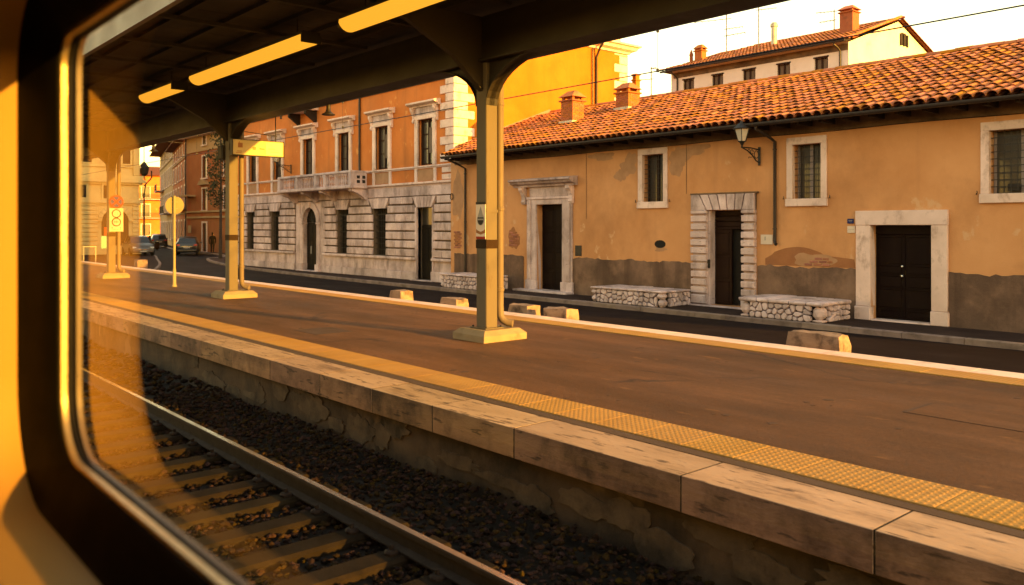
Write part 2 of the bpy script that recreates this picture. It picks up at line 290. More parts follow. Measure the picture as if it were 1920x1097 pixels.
def thing(name, label, cat, loc=(0, 0, 0), group=None, local=False):
    """an Empty at the thing's base; its parts are given in scene coordinates unless local"""
    o = bpy.data.objects.new(name, None); o.empty_display_size = .2; link(o); o.location = loc
    o['label'] = label; o['category'] = cat
    if group: o['group'] = group
    o['_o'] = (0, 0, 0) if local else tuple(loc)
    return o
def part(parent, name, mb, m, label=None, smooth=False, kind=None):
    org = origin(parent)
    me = bpy.data.meshes.new(name)
    me.from_pydata([tuple(Vector(v) - org) for v in mb.v] if org.length else mb.v, [], mb.f)
    me.materials.append(m)
    if smooth:
        me.polygons.foreach_set('use_smooth', [True] * len(me.polygons))
    bm = bmesh.new(); bm.from_mesh(me); bmesh.ops.recalc_face_normals(bm, faces=bm.faces); bm.to_mesh(me); bm.free()
    if smooth: me.set_sharp_from_angle(angle=R(40))
    me.update()
    o = bpy.data.objects.new(name, me); link(o, parent)
    if parent is not None: o['_o'] = tuple(org)
    if label: o['label'] = label
    if kind: o['kind'] = kind
    return o
def solo(name, mb, m, label, cat, group=None, smooth=False, kind=None):
    o = part(None, name, mb, m, smooth=smooth)
    if kind != 'structure': o['label'] = label; o['category'] = cat
    if group: o['group'] = group
    if kind: o['kind'] = kind
    return o
def struct(name, mb, m, kind='structure'):
    o = part(None, name, mb, m); o['kind'] = kind; return o
def inst(parent, name, mesh, loc, rot=(0, 0, 0), sc=(1, 1, 1)):
    o = bpy.data.objects.new(name, mesh); link(o, parent); o.location = Vector(loc) - origin(parent); o.rotation_euler = rot; o.scale = sc
    return o
def mesh_only(name, mb, m, smooth=False):
    me = bpy.data.meshes.new(name); me.from_pydata(mb.v, [], mb.f); me.materials.append(m)
    bm = bmesh.new(); bm.from_mesh(me); bmesh.ops.recalc_face_normals(bm, faces=bm.faces); bm.to_mesh(me); bm.free()
    if smooth: me.polygons.foreach_set('use_smooth', [True] * len(me.polygons)); me.set_sharp_from_angle(angle=R(40))
    return me
def copy_tree(o, parent=None):
    c = o.copy(); COL.objects.link(c); c.parent = parent
    for ch in o.children: copy_tree(ch, c)
    return c
def polyloop(pts):  # closed 2-D polygon, jagged copy
    return pts
# ================================================================== THE GROUND
struct('ground', MB().add([(-1500, -1500, -1.0), (1500, -1500, -1.0), (1500, 1500, -1.0), (-1500, 1500, -1.0)], [(0, 1, 2, 3)]), BEDM)
ZR, ZS = -0.58, -0.46          # road and pavement levels, platform top is 0
struct('road', MB().box(-600, 200, 11.37, 600, -.99, ZR), ROAD)
# pavement in front of the houses, with its kerb stones
def smooth_poly(pts, n=6):
    out = []
    for i in range(len(pts) - 1):
        p0 = pts[max(i - 1, 0)]; p1 = pts[i]; p2 = pts[i + 1]; p3 = pts[min(i + 2, len(pts) - 1)]
        for k in range(n):
            t = k / n
            out.append(tuple(.5 * ((2 * p1[j]) + (-p0[j] + p2[j]) * t + (2 * p0[j] - 5 * p1[j] + 4 * p2[j] - p3[j]) * t * t + (-p0[j] + 3 * p1[j] - 3 * p2[j] + p3[j]) * t ** 3) for j in range(2)))
    return out + [tuple(pts[-1])]
KL = smooth_poly([(40, 17.7), (10, 17.75), (-8, 17.85), (-20, 18.0), (-32, 18.2), (-44, 18.9), (-52, 20.2), (-58.5, 22.0), (-60.2, 23.2), (-62.5, 25.0), (-70, 26.7), (-79, 27.5), (-110, 35.0), (-150, 45.6)])
inner = [(p[0], p[1] + .16) for p in KL]
poly = inner + [(-150, 80), (40, 80)]
pv = struct('pavement', MB().prism(poly[::-1], ZR - .2, ZS, 'z'), PAVE)
def along(line, step, wid, h0, h1, parent, name, m, xlim=None, jit=.006):
    """kerb stones laid end to end along a polyline"""
    acc = []
    for i in range(len(line) - 1):
        a = Vector(line[i]); b = Vector(line[i + 1]); L = (b - a).length; k = max(1, round(L / step))
        for q in range(k): acc.append((a.lerp(b, q / k), a.lerp(b, (q + 1) / k)))
    rest = MB()
    for a, b in acc:
        d = (b - a).normalized(); nn = Vector((-d.y, d.x))
        if nn.y < 0: nn = -nn
        a2 = a + d * .006; b2 = b - d * .006; z1 = h1 + random.uniform(-jit, jit)
        c = .018
        vs = [(*a2, h0), (*b2, h0), (*(b2 + nn * wid), h0), (*(a2 + nn * wid), h0)]
        mid = [(*a2, z1 - c), (*b2, z1 - c), (*(b2 + nn * wid), z1 - c), (*(a2 + nn * wid), z1 - c)]
        top = [(*(a2 + nn * c + d * c), z1), (*(b2 + nn * c - d * c), z1), (*(b2 + nn * (wid - c) - d * c), z1), (*(a2 + nn * (wid - c) + d * c), z1)]
        fs = [(0, 3, 2, 1), (8, 9, 10, 11)] + [(i, (i + 1) % 4, 4 + (i + 1) % 4, 4 + i) for i in range(4)] + [(4 + i, 4 + (i + 1) % 4, 8 + (i + 1) % 4, 8 + i) for i in range(4)]
        if xlim and not (xlim[0] < a.x < xlim[1]): rest.add(vs + mid + top, fs)
        else: part(parent, name, MB().add(vs + mid + top, fs), m)
    if rest.v: part(parent, name, rest, m, kind='stuff')
along(KL, 1.15, .16, ZR - .1, ZS + .012, pv, 'kerb_stone', KERB, (-60, -3))
# pavement on the railway side, running out from behind the platform
KL2 = smooth_poly([(-33, 11.45), (-38, 12.1), (-44, 13.9), (-52, 16.8), (-60, 19.2), (-66, 21.0), (-70.5, 22.2), (-110, 33.5)])
pv2 = struct('pavement', MB().prism(([(p[0], p[1] - .16) for p in KL2] + [(-110, 8), (-76, 8), (-75.9, 11.42), (-33.4, 11.42)]), ZR - .2, ZS, 'z'), PAVE)
along([(p[0], p[1] - .16) for p in KL2], 1.2, .16, ZR - .1, ZS + .012, pv2, 'kerb_stone', KERB, (-72, -30))
# ================================================================== TRACK
bed = struct('track_bed', MB().box(-120, 14, -3.2, 4.93, -.99, -.80), BEDM)
tr = thing('railway_track', 'railway track with rusty rails on pale concrete sleepers beside the platform', 'track', (-6, 2.88, -.80))
prof = [(-.07, -.17), (.07, -.17), (.07, -.155), (.012, -.135), (.012, -.05), (.036, -.035), (.036, -.006), (.028, 0), (-.028, 0), (-.036, -.006), (-.036, -.035), (-.012, -.05), (-.012, -.135), (-.07, -.155)]
for yy in (2.165, 3.6):
    rl = part(tr, 'rail', MB().prism([(yy + a, -.55 + b) for a, b in prof], -115, 13, 'x'), RAILS)
    part(rl, 'running_surface', MB().box(-115, 13, yy - .027, yy + .027, -.552, -.5485), RAILT)
slm = MB(); slm.cbox(-.125, .125, -1.1, 1.1, -.20, 0, .025)
SLM = mesh_only('sleeper', slm, CONC)
clip = MB().lathe([(.055, -.005), (.06, .02), (.045, .035), (.018, .038), (.018, .07), (.012, .075)], (0, 0, 0), 8)
CLIP = mesh_only('rail_clip', clip, RAILS)
for i in range(70):
    x = 1.2 - .605 * i
    sl_ = inst(tr, 'sleeper', SLM, (x, 2.88, -.722)); sl_['_o'] = (x, 2.88, -.722); sl_.rotation_euler.z = random.uniform(-.012, .012)
    if i < 30:
        for yy, dy_ in ((2.165, -.12), (2.165, .12), (3.6, -.12), (3.6, .12)):
            c = bpy.data.objects.new('rail_clip', CLIP); link(c, sl_); c.location = (0, yy - 2.88 + dy_, .0)
# ballast: thousands of loose stones, joined
def rocks(n, xr, yr, zf, smin, smax, seed):
    rnd = random.Random(seed); mb = MB()
    base = [Vector(v) for v in ((0, 0, 1), (.9, 0, .35), (.28, .86, .4), (-.72, .53, .33), (-.72, -.53, .4), (.28, -.86, .33), (.72, .53, -.4), (-.28, .86, -.33), (-.9, 0, -.4), (-.28, -.86, -.4), (.72, -.53, -.35), (0, 0, -1))]
    fc = [(0, 1, 2), (0, 2, 3), (0, 3, 4), (0, 4, 5), (0, 5, 1), (1, 6, 2), (2, 7, 3), (3, 8, 4), (4, 9, 5), (5, 10, 1), (6, 7, 2), (7, 8, 3), (8, 9, 4), (9, 10, 5), (10, 6, 1), (11, 7, 6), (11, 8, 7), (11, 9, 8), (11, 10, 9), (11, 6, 10)]
    for _ in range(n):
        x = rnd.uniform(*xr); y = rnd.uniform(*yr); s = rnd.uniform(smin, smax) * (1.25 if rnd.random() < .1 else 1)
        z = zf(x, y) + rnd.uniform(-.012, .02)
        a = rnd.uniform(0, 6.28); ca, sa = math.cos(a), math.sin(a); e = (rnd.uniform(.8, 1.35), rnd.uniform(.7, 1.1), rnd.uniform(.5, .85))
        vs = []
        for v in base:
            q = Vector((v.x * e[0], v.y * e[1], v.z * e[2])) * s * rnd.uniform(.75, 1.15)
            vs.append((x + q.x * ca - q.y * sa, y + q.x * sa + q.y * ca, z + q.z))
        mb.add(vs, fc)
    return mb
def zb(x, y):
    z = -.77
    k = ((1.2 - x) / .605) % 1.0
    if 1.78 < y < 3.98 and (k < .24 or k > .76): z = -.86       # the sleeper tops stay clear
    if y > 4.2: z += (y - 4.2) * .09
    return z + .03 * math.sin(x * 1.7 + y * 2.3) * (1 if y > 4.0 else .3)
b_ = rocks(16000, (-13, -1.2), (1.5, 4.92), zb, .012, .036, 3)
b2 = rocks(3800, (-34, -13), (1.8, 4.92), zb, .035, .06, 4); b_.add(b2.v, b2.f)
o = struct('ballast', b_, BALL, 'stuff'); o['label'] = 'loose dark ballast stones between the sleepers and along the platform wall'; o['category'] = 'ballast'
# ================================================================== PLATFORM
pf = MB()
pf.box(-76, 9, 5.36, 10.92, -.99, 0.0)
plat = struct('platform', pf, ASPH)
part(plat, 'retaining_wall', MB().box(-76, 9, 4.94, 5.35, -.99, -.27), WALLC)
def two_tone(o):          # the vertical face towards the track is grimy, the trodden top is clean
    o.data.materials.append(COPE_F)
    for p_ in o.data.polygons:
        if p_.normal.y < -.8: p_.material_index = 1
rw = random.Random(8)
for k in range(26):          # scabs of old render left on the retaining wall
    cx_ = -13.5 + k * .5 + rw.uniform(-.2, .2); cz_ = rw.uniform(-.68, -.36); rx_ = rw.uniform(.12, .42); rz_ = rw.uniform(.05, .16)
    pts_ = []
    for q in range(22):
        a_ = 2 * math.pi * q / 22; r_ = 1 + rw.uniform(-.22, .22)
        pts_.append((cx_ + rx_ * r_ * math.cos(a_), max(-.79, min(-.275, cz_ + rz_ * r_ * math.sin(a_)))))
    part(plat, 'render_scab', MB().prism(pts_, 4.94 - .006 - .012 * rw.random() - k * .0001, 4.945, 'y'), RENDER_P)
# travertine coping, stone by stone; joints where the photograph has them
jx = [9, 7.2, 5.4, 3.6, 1.7, .1, -1.05, -2.33, -3.75, -5.59, -6.84, -7.99, -9.2, -10.6, -11.9, -13.1, -14.5, -15.9, -17.2, -18.6, -20, -21.5, -23, -24.5, -26, -27.5, -29, -30.5, -32, -33.5, -35]
for a, b in zip(jx[:-1], jx[1:]):
    d = random.uniform(-.0012, .0012)
    mb = MB().cbox(b + .006, a - .006, 4.84 + d, 5.352, -.262, .004, .004, .0012)
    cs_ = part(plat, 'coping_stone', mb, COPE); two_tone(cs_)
    part(plat, 'joint_mortar', MB().box(b - .0058, b + .0058, 4.8415, 5.35, -.258, .0034), BEDM)
part(plat, 'coping_stone', MB().cbox(-76, -35.01, 4.84, 5.352, -.262, .002, .014), COPE)
part(plat, 'joint_strip', MB().box(-76, 9, 5.362, 5.485, .001, .005), ASPH_G)
# tactile paving tiles with raised domes
def tactile(lx, ly):
    mb = MB().cbox(-lx / 2 + .002, lx / 2 - .002, -ly / 2, ly / 2, -.01, .012, .004)
    nx = round(lx / .058); ny = round(ly / .058)
    for i in range(nx):
        for j in range(ny):
            cx = -lx / 2 + (i + .5) * lx / nx; cy = -ly / 2 + (j + .5) * ly / ny; r = .0185
            vs = [(cx + r * math.cos(k * math.pi / 3), cy + r * math.sin(k * math.pi / 3), .012) for k in range(6)] + [(cx + r * .6 * math.cos(k * math.pi / 3), cy + r * .6 * math.sin(k * math.pi / 3), .0150) for k in range(6)]
            mb.add(vs, [(k, (k + 1) % 6, 6 + (k + 1) % 6, 6 + k) for k in range(6)] + [(6, 7, 8, 9, 10, 11)])
    return mb
TT = mesh_only('tactile_tile', tactile(.5, .53), YELLOW)
for i in range(46):
    inst(plat, 'tactile_tile', TT, (1.5 - i * .5, 5.755, .001 + random.uniform(0, .0015)))
part(plat, 'tactile_strip', MB().box(-76, -21.26, 5.49, 6.02, .001, .013), YELLOW)
part(plat, 'tactile_strip', MB().box(1.76, 9, 5.49, 6.02, .001, .013), YELLOW)
T2 = mesh_only('tactile_tile', tactile(.5, .46), YELLOW)
for i in range(46):
    inst(plat, 'tactile_tile', T2, (-2.2 - i * .5, 10.68, .001 + random.uniform(0, .0015)))
part(plat, 'tactile_strip', MB().box(-76, -24.96, 10.45, 10.91, .001, .013), YELLOW)
part(plat, 'tactile_strip', MB().box(-1.94, 9, 10.45, 10.91, .001, .013), YELLOW)
x = 9.0
while x > -76:
    L = random.uniform(1.3, 1.9) if x > -45 else 31 + x + 76
    b = max(-76, x - L)
    part(plat, 'kerb_stone', MB().cbox(b + .001, x - .001, 10.925, 11.36, -.985, .006 + random.uniform(-.001, .001), .006), MARBLE)
    x = b
# trodden chewing gum and oil spots
gm = MB(); rg = random.Random(17)
for k in range(170):
    gx, gy, gr_ = rg.uniform(-24, -.8), rg.uniform(6.1, 10.35), rg.choice((rg.uniform(.012, .03), rg.uniform(.02, .055)))
    gm.prism([(gx + gr_ * rg.uniform(.75, 1.25) * math.cos(2 * math.pi * q / 9), gy + gr_ * rg.uniform(.75, 1.25) * math.sin(2 * math.pi * q / 9)) for q in range(9)], .0005, .0028, 'z')
part(plat, 'gum_spots', gm, ASPH_D, kind='stuff')
# repairs in the asphalt
part(plat, 'asphalt_patch', MB().box(-13.4, -12.55, 6.55, 7.25, .001, .004), ASPH_D)
part(plat, 'service_cover', MB().box(-3.6, -1.2, 8.15, 8.75, .001, .005), ASPH)
for (a, b, c, d) in ((-3.63, -1.17, 8.135, 8.149), (-3.63, -1.17, 8.751, 8.765), (-3.63, -3.602, 8.15, 8.75)):
    part(plat, 'cover_joint', MB().box(a, b, c, d, .001, .0045), ASPH_D)
# ================================================================== CANOPY
can = thing('platform_canopy', 'dark platform canopy with a deep longitudinal beam and grey edge fascia over the columns', 'canopy', (-10.34, 8.4, 4.42))
XE, XW = -4.5, -78
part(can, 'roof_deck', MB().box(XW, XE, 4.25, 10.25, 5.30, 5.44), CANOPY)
part(can, 'longitudinal_beam', MB().box(XW, XE - .05, 8.24, 8.56, 4.43, 5.12).box(XW, XE - .05, 8.16, 8.64, 4.40, 4.43), STEEL_D)
part(can, 'fascia', MB().box(XW, XE, 4.16, 4.25, 5.06, 5.42), FASCIA)
part(can, 'fascia', MB().box(XW, XE, 10.251, 10.33, 5.16, 5.44), STEEL_D)
part(can, 'fascia', MB().box(XE, XE + .06, 4.2, 10.3, 5.16, 5.44), STEEL_D)
part(can, 'gutter_cap', MB().box(XW, XE, 4.12, 4.26, 5.42, 5.47), FASCIA)
for yy in (4.75, 5.5, 6.25, 7.0, 7.75, 9.3, 10.0):
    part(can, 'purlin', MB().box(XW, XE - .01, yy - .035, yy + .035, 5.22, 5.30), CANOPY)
x = XE - .9
while x > -50:
    part(can, 'cross_joist', MB().box(x - .05, x + .05, 4.26, 8.23, 5.16, 5.22).box(x - .05, x + .05, 8.57, 10.24, 5.16, 5.22), CANOPY)
    x -= 2.1
x = XE - .2
nb = 0
while x > -34:           # soffit boards between the purlins
    w = random.uniform(.34, .42)
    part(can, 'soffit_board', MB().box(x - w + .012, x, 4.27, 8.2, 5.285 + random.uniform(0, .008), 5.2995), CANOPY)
    x -= w; nb += 1
# columns
def column(x, label, pipe=True):
    t = thing('platform_column', label, 'column', (0, 0, 0), 'columns down the middle of the platform', local=True)
    base = MB()
    c = [(-.42, -.36), (.38, -.36), (.38, .52), (-.42, .52)]; s = [(-.34, -.27), (.29, -.27), (.29, .44), (-.34, .44)]
    base.add([(*p, 0) for p in c] + [(*p, .10) for p in c] + [(*p, .175) for p in s],
             [(0, 3, 2, 1), (8, 9, 10, 11)] + [(i, (i + 1) % 4, 4 + (i + 1) % 4, 4 + i) for i in range(4)] + [(4 + i, 4 + (i + 1) % 4, 8 + (i + 1) % 4, 8 + i) for i in range(4)])
    part(t, 'plinth', base, PLBASE)
    part(t, 'post', MB().cbox(-.13, .13, -.11, .12, .17, 4.41, .012), POST)
    part(t, 'base_plate', MB().cbox(-.2, .2, -.18, .19, .176, .198, .005), POST)
    for bx in (-.165, .165):
        for by in (-.145, .155):
            part(t, 'bolt', MB().tube((bx, by, .198), (bx, by, .225), .016, n=6), IRON)
    bd = part(t, 'band', MB().box(-.134, .134, -.114, .124, 1.45, 1.59), BAND)
    # curved knee brackets along and across the platform
    for sg in (-1, 1):
        arc = [(sg * (.13 + 1.30 * (1 - math.cos(q))), 3.72 + .70 * math.sin(q)) for q in [R(90) * k / 10 for k in range(11)]]
        pl = [(sg * .13, 3.72)] + arc[1:] + [(sg * 1.43, 4.425), (sg * .13, 4.425)]
        br = part(t, 'bracket', MB().prism(pl, -.05, .05, 'y'), STEEL_D)
        fl = MB()
        for i in range(len(arc) - 1):
            (a0, b0), (a1, b1) = arc[i], arc[i + 1]
            fl.add([(a0, -.12, b0), (a1, -.12, b1), (a1, .12, b1), (a0, .12, b0), (a0, -.12, b0 + .016), (a1, -.12, b1 + .016), (a1, .12, b1 + .016), (a0, .12, b0 + .016)],
                   [(0, 1, 2, 3), (4, 5, 6, 7), (0, 1, 5, 4), (3, 2, 6, 7)])
        part(br, 'flange', fl, STEEL_D)
    for sg, e in ((-1, 2.3), (1, 1.3)):
        pl = [(sg * .12, 3.95), (sg * (.12 + e * .25), 4.45), (sg * (.12 + e * .6), 4.85), (sg * (.12 + e), 5.12), (sg * .12, 5.12)]
        part(t, 'bracket', MB().prism([(a, b) for a, b in pl], -.05, .05, 'x'), STEEL_D)
    if pipe:
        dp = part(t, 'downpipe', MB().path([(.03, .25, 5.1), (.03, .25, .52), (.035, .255, .36), (.07, .28, .29), (.13, .33, .25), (.2, .38, .24)], .062, 12), PIPE, smooth=True)
        for z in (3.75, 2.05, .75):
            part(dp, 'collar', MB().lathe([(.064, 0), (.072, .006), (.072, .05), (.064, .056)], (.03, .25, z), 12), PIPE, smooth=True)
        part(t, 'pipe_strap', MB().box(-.133, .14, -.113, .123, 2.02, 2.065).box(.02, .05, .121, .20, 2.025, 2.06), POST)
        part(t, 'hopper', MB().lathe([(.06, 4.32), (.13, 4.46), (.14, 4.62), (.10, 4.62)], (.03, .25, 0), 10), STEEL_D)
    t.location = (x, 8.38, 0.0)
    return t
column(-10.34, 'nearest yellow-lit steel platform column with downpipe and black band, centre of the picture')
column(-20.6, 'second steel platform column, beside the hanging sign box')
column(-31.2, 'third steel platform column, carrying the no-stopping sign panel')
# trough lights
for i, (a, b, lb) in enumerate(((-11.25, -6.0, 'nearest long lit yellow trough light, cut by the top edge of the picture'),
                                (-17.55, -12.45, 'long lit yellow trough light under the canopy above the sign box, middle one of three'),
                                (-20.9, -18.6, 'short lit yellow trough light under the canopy, farthest of three'))):
    t = thing('trough_light', lb, 'light', ((a + b) / 2, 6.4, 4.8), 'trough lights under the canopy')
    n = 10
    arc = [(6.4 + .19 * math.sin(R(-68 + 136 * k / n)), 4.93 - .19 * math.cos(R(-68 + 136 * k / n)) + .02) for k in range(n + 1)]
    part(t, 'diffuser', MB().prism(arc + [(6.57, 4.93), (6.23, 4.93)], a + .02, b - .02, 'x'), LAMPE, smooth=False)
    part(t, 'housing', MB().box(a, b, 6.24, 6.56, 4.9305, 4.99).box(a, a + .015, 6.22, 6.58, 4.80, 4.931).box(b - .015, b, 6.22, 6.58, 4.80, 4.931), STEEL_D)
    for xx in (a + .5, b - .5):
        part(t, 'hanger', MB().tube((xx, 6.4, 4.985), (xx, 6.4, 5.29), .012, n=6), STEEL_D)
# hanging sign box, lit from the sun side
t = thing('hanging_sign', 'yellow-lit rectangular station sign box hung on two rods at the second column', 'sign', (-20.3, 8.95, 3.6))
bx_ = part(t, 'box', MB().cbox(-20.38, -20.24, 8.27, 9.62, 3.6, 3.98, .012), SIGNY)
part(bx_, 'frame', MB().box(-20.39, -20.23, 8.25, 8.268, 3.59, 3.99).box(-20.39, -20.23, 9.622, 9.64, 3.59, 3.99).box(-20.39, -20.23, 8.2685, 9.6215, 3.585, 3.5985).box(-20.39, -20.23, 8.2685, 9.6215, 3.9815, 3.995), STEEL_D)
part(bx_, 'panel', MB().box(-20.2385, -20.234, 9.13, 9.58, 3.63, 3.95), SIGNW)
for (y0, y1, z0, z1, m) in ((8.40, 8.52, 3.78, 3.90, SIGNBR), (8.78, 8.87, 3.74, 3.82, YELLOW), (8.96, 9.1, 3.76, 3.79, YELLOW), (8.38, 8.5, 3.68, 3.70, YELLOW), (8.34, 8.5, 3.645, 3.655, SIGNR), (8.425, 8.445, 3.905, 3.93, SIGNBR)):
    part(bx_, 'pictogram', MB().box(-20.2385, -20.2355, y0, y1, z0, z1), m)
part(bx_, 'pictogram', MB().box(-20.2335, -20.2315, 9.2, 9.38, 3.77, 3.80).box(-20.2335, -20.2315, 9.26, 9.5, 3.70, 3.72), SIGNY)
for yy in (8.48, 9.43):
    part(t, 'rod', MB().tube((-20.31, yy, 3.99), (-20.31, yy, 5.29), .014, n=8), IRON)
part(t, 'cross_bar', MB().tube((-20.31, 8.3, 4.22), (-20.31, 9.47, 4.13), .009, n=6), IRON)
# pendant lamps
for xx, lb in ((-18.55, 'black bell-shaped pendant lamp hanging in front of the orange palazzo'), (-31.8, 'black bell-shaped pendant lamp hanging in front of the cream sky at far left')):
    t = thing('pendant_lamp', lb, 'lamp', (xx, 10.0, 4.55), 'pendant lamps at the canopy edge')
    part(t, 'stem', MB().tube((xx, 10, 4.8), (xx, 10, 5.2), .016, n=8).lathe([(.05, 4.95), (.055, 4.98), (.05, 5.01)], (xx, 10, 0), 10), IRON)
    part(t, 'shade', MB().lathe([(.16, 4.555), (.165, 4.575), (.10, 4.61), (.065, 4.65), (.05, 4.74), (.055, 4.80), (.07, 4.83), (.06, 4.88), (.03, 4.93)], (xx, 10, 0), 18), IRON, smooth=True)
# overhead wires
t = thing('overhead_wire', 'pair of thin overhead wires joined by droppers, strung above the far platform edge', 'wire', (-14, 12.5, 4.77))
for z, nm, r in ((4.77, 'contact_wire', .011), (5.56, 'messenger_wire', .013)):
    pts = [(x, 12.5, z + (0 if z < 5 else .05 * (((x + 10.23) / 12.0) ** 2 % 1.0) * .0)) for x in (-120, -60, -30, -10, 5, 20)]
    part(t, nm, MB().path(pts, r, 6), IRON)
for x in (1.8, -10.23, -22.3, -34.3):
    part(t, 'dropper', MB().tube((x, 12.5, 4.77), (x, 12.5, 5.56), .005, n=5).cbox(x - .02, x + .02, 12.47, 12.53, 4.75, 4.82, .008).cbox(x - .02, x + .02, 12.47, 12.53, 5.51, 5.58, .008), IRON)
for x in (-26.5,):
    part(t, 'insulator', MB().lathe([(.02, 0), (.05, .03), (.03, .06), (.05, .09), (.03, .12), (.05, .15), (.02, .18)], (x, 12.5, 5.44), 10), IRON)
# round sign seen from behind, on its pole
t = thing('round_sign_on_pole', 'round sign seen from behind on a slim pole standing on the platform', 'sign', (-25.4, 8.59, 0))
part(t, 'pole', MB().lathe([(.07, 0), (.075, .02), (.05, .06), (.048, .5), (.036, .56), (.034, 2.72), (.03, 2.73)], (-25.4, 8.59, 0), 14), SIGNBACK, smooth=True)
dirv = Vector((.88, -.47, 0)).normalized()
c0 = Vector((-25.4, 8.59, 2.43)) - dirv * .045
part(t, 'disc', MB().tube(c0, c0 - dirv * .006, .265, n=40), SIGNBACK)
sd = Vector((-dirv.y, dirv.x, 0))
bk = MB()
for z in (2.33, 2.53):
    p = Vector((-25.4, 8.59, z)) - dirv * .034
    bk.tube(p - sd * .09, p + sd * .09, .011, n=6)
part(t, 'clamp', bk, ZINC)
# no-stopping panel on the third column (its face looks down the platform)
t = thing('no_stopping_panel', 'cream sign panel with red-blue no-stopping disc above two ringed numbers on third column', 'sign', (-31.02, 8.45, 1.62))
xf = -31.04
part(t, 'panel', MB().cbox(xf, xf + .012, 8.28, 8.74, 1.62, 2.44, .004), SIGNW)
cy = 8.51
def ring(y, z, r0, r1, x, n=32, dx=.003):
    mb = MB()
    for k in range(n):
        a0 = 2 * math.pi * k / n; a1 = 2 * math.pi * (k + 1) / n
        q = [(y + r * math.cos(a), z + r * math.sin(a)) for r, a in ((r0, a0), (r1, a0), (r1, a1), (r0, a1))]
        mb.prism(q, x, x + dx, 'x')
    return mb
def disc(y, z, r, x, dx=.003, n=32):
    return MB().prism([(y + r * math.cos(2 * math.pi * k / n), z + r * math.sin(2 * math.pi * k / n)) for k in range(n)], x, x + dx, 'x')
dk = part(t, 'disc', disc(cy, 2.66, .235, xf, .01), SIGNB)
part(dk, 'rim', ring(cy, 2.66, .185, .237, xf + .0102), SIGNR)
for a in (45, 135):
    ca, sa = math.cos(R(a)), math.sin(R(a)); w = .03
    off = .0105 if a == 45 else .0145
    part(dk, 'cross_bar', MB().prism([(cy + ca * .19 - sa * w, 2.66 + sa * .19 + ca * w), (cy - ca * .19 - sa * w, 2.66 - sa * .19 + ca * w), (cy - ca * .19 + sa * w, 2.66 - sa * .19 - ca * w), (cy + ca * .19 + sa * w, 2.66 + sa * .19 - ca * w)], xf + off, xf + off + .003, 'x'), SIGNR)
part(t, 'number_ring', ring(cy, 2.25, .118, .152, xf + .0125), SIGNK)
part(t, 'number_ring', ring(cy, 1.955, .118, .152, xf + .0125), SIGNK)
def text(parent, body, size, loc, m, rot, name='lettering'):
    cu = bpy.data.curves.new(name, 'FONT'); cu.body = body; cu.size = size; cu.align_x = 'CENTER'; cu.align_y = 'CENTER'; cu.extrude = .0012
    tmp = bpy.data.objects.new(name, cu); COL.objects.link(tmp)
    bpy.context.view_layer.update()
    me = bpy.data.meshes.new_from_object(tmp.evaluated_get(bpy.context.evaluated_depsgraph_get()))
    bpy.data.objects.remove(tmp); me.materials.clear(); me.materials.append(m)
    o = bpy.data.objects.new(name, me); link(o, parent); o.location = Vector(loc) - origin(parent); o.rotation_euler = rot
    return o
text(t, '21', .15, (xf + .014, cy, 2.25), SIGNG, (R(90), 0, R(90)), 'number')
part(t, 'mark', MB().box(xf + .0122, xf + .0142, cy - .06, cy - .04, 1.92, 1.99).box(xf + .0122, xf + .0142, cy - .02, cy + .02, 1.97, 1.985).box(xf + .0122, xf + .0142, cy - .005, cy + .012, 1.92, 1.968).box(xf + .0122, xf + .0142, cy + .04, cy + .06, 1.93, 1.985), SIGNBR)
part(t, 'fixing_bolt', disc(cy - .14, 1.75, .016, xf + .0122, .006, 10), SIGNK)
part(t, 'fixing_bolt', disc(cy + .14, 1.75, .016, xf + .0122, .006, 10), SIGNK)
part(t, 'rule_line', MB().box(xf + .0122, xf + .0142, cy - .16, cy + .16, 1.685, 1.693), SIGNBR)
# sign with the drop emblem on the first column
t = thing('drop_sign', 'small pale notice with a dark drop emblem above a red bar on the nearest column', 'sign', (-10.34, 8.262, 1.62))
yf = 8.262
part(t, 'panel', MB().box(-10.462, -10.218, yf - .004, yf + .004, 1.60, 2.15), SIGNP)
dr = [(-10.34, 2.12)]
for k in range(13):
    a = R(20 - 220 * k / 12); dr.append((-10.34 + .088 * math.cos(a), 1.905 + .088 * math.sin(a)))
part(t, 'drop_emblem', MB().prism(dr, yf - .0065, yf - .0042, 'y'), SIGNG)
part(t, 'drop_emblem', MB().prism([(-10.34 + .07 * math.cos(R(-180 * k / 10)), 1.9 + .075 * math.sin(R(-180 * k / 10))) for k in range(11)], yf - .009, yf - .0067, 'y'), SIGNK)
part(t, 'drop_emblem', MB().box(-10.415, -10.265, yf - .009, yf - .0067, 1.925, 1.945), SIGNK)
part(t, 'scroll', MB().prism([(-10.455, 1.76), (-10.41, 1.735), (-10.34, 1.715), (-10.27, 1.735), (-10.225, 1.76), (-10.225, 1.70), (-10.34, 1.67), (-10.455, 1.70)], yf - .0065, yf - .0042, 'y'), SIGNBR)
part(t, 'red_bar', MB().box(-10.455, -10.225, yf - .0065, yf - .0042, 1.60, 1.64), SIGNR)
part(t, 'black_bar', MB().box(-10.462, -10.218, yf - .0065, yf - .0042, 2.152, 2.19), SIGNK)
# black loudspeaker box on the second column
t = thing('loudspeaker', 'black loudspeaker box fixed to the left side of the second column', 'loudspeaker', (-20.88, 8.33, 3.5))
part(t, 'cabinet', MB().cbox(-21.05, -20.77, 8.2, 8.45, 3.5, 3.86, .02), IRON)
part(t, 'bracket', MB().box(-20.77, -20.735, 8.3, 8.36, 3.62, 3.72), IRON)
part(t, 'grille', MB().cbox(-21.03, -20.79, 8.192, 8.2, 3.52, 3.84, .004), SIGNK)
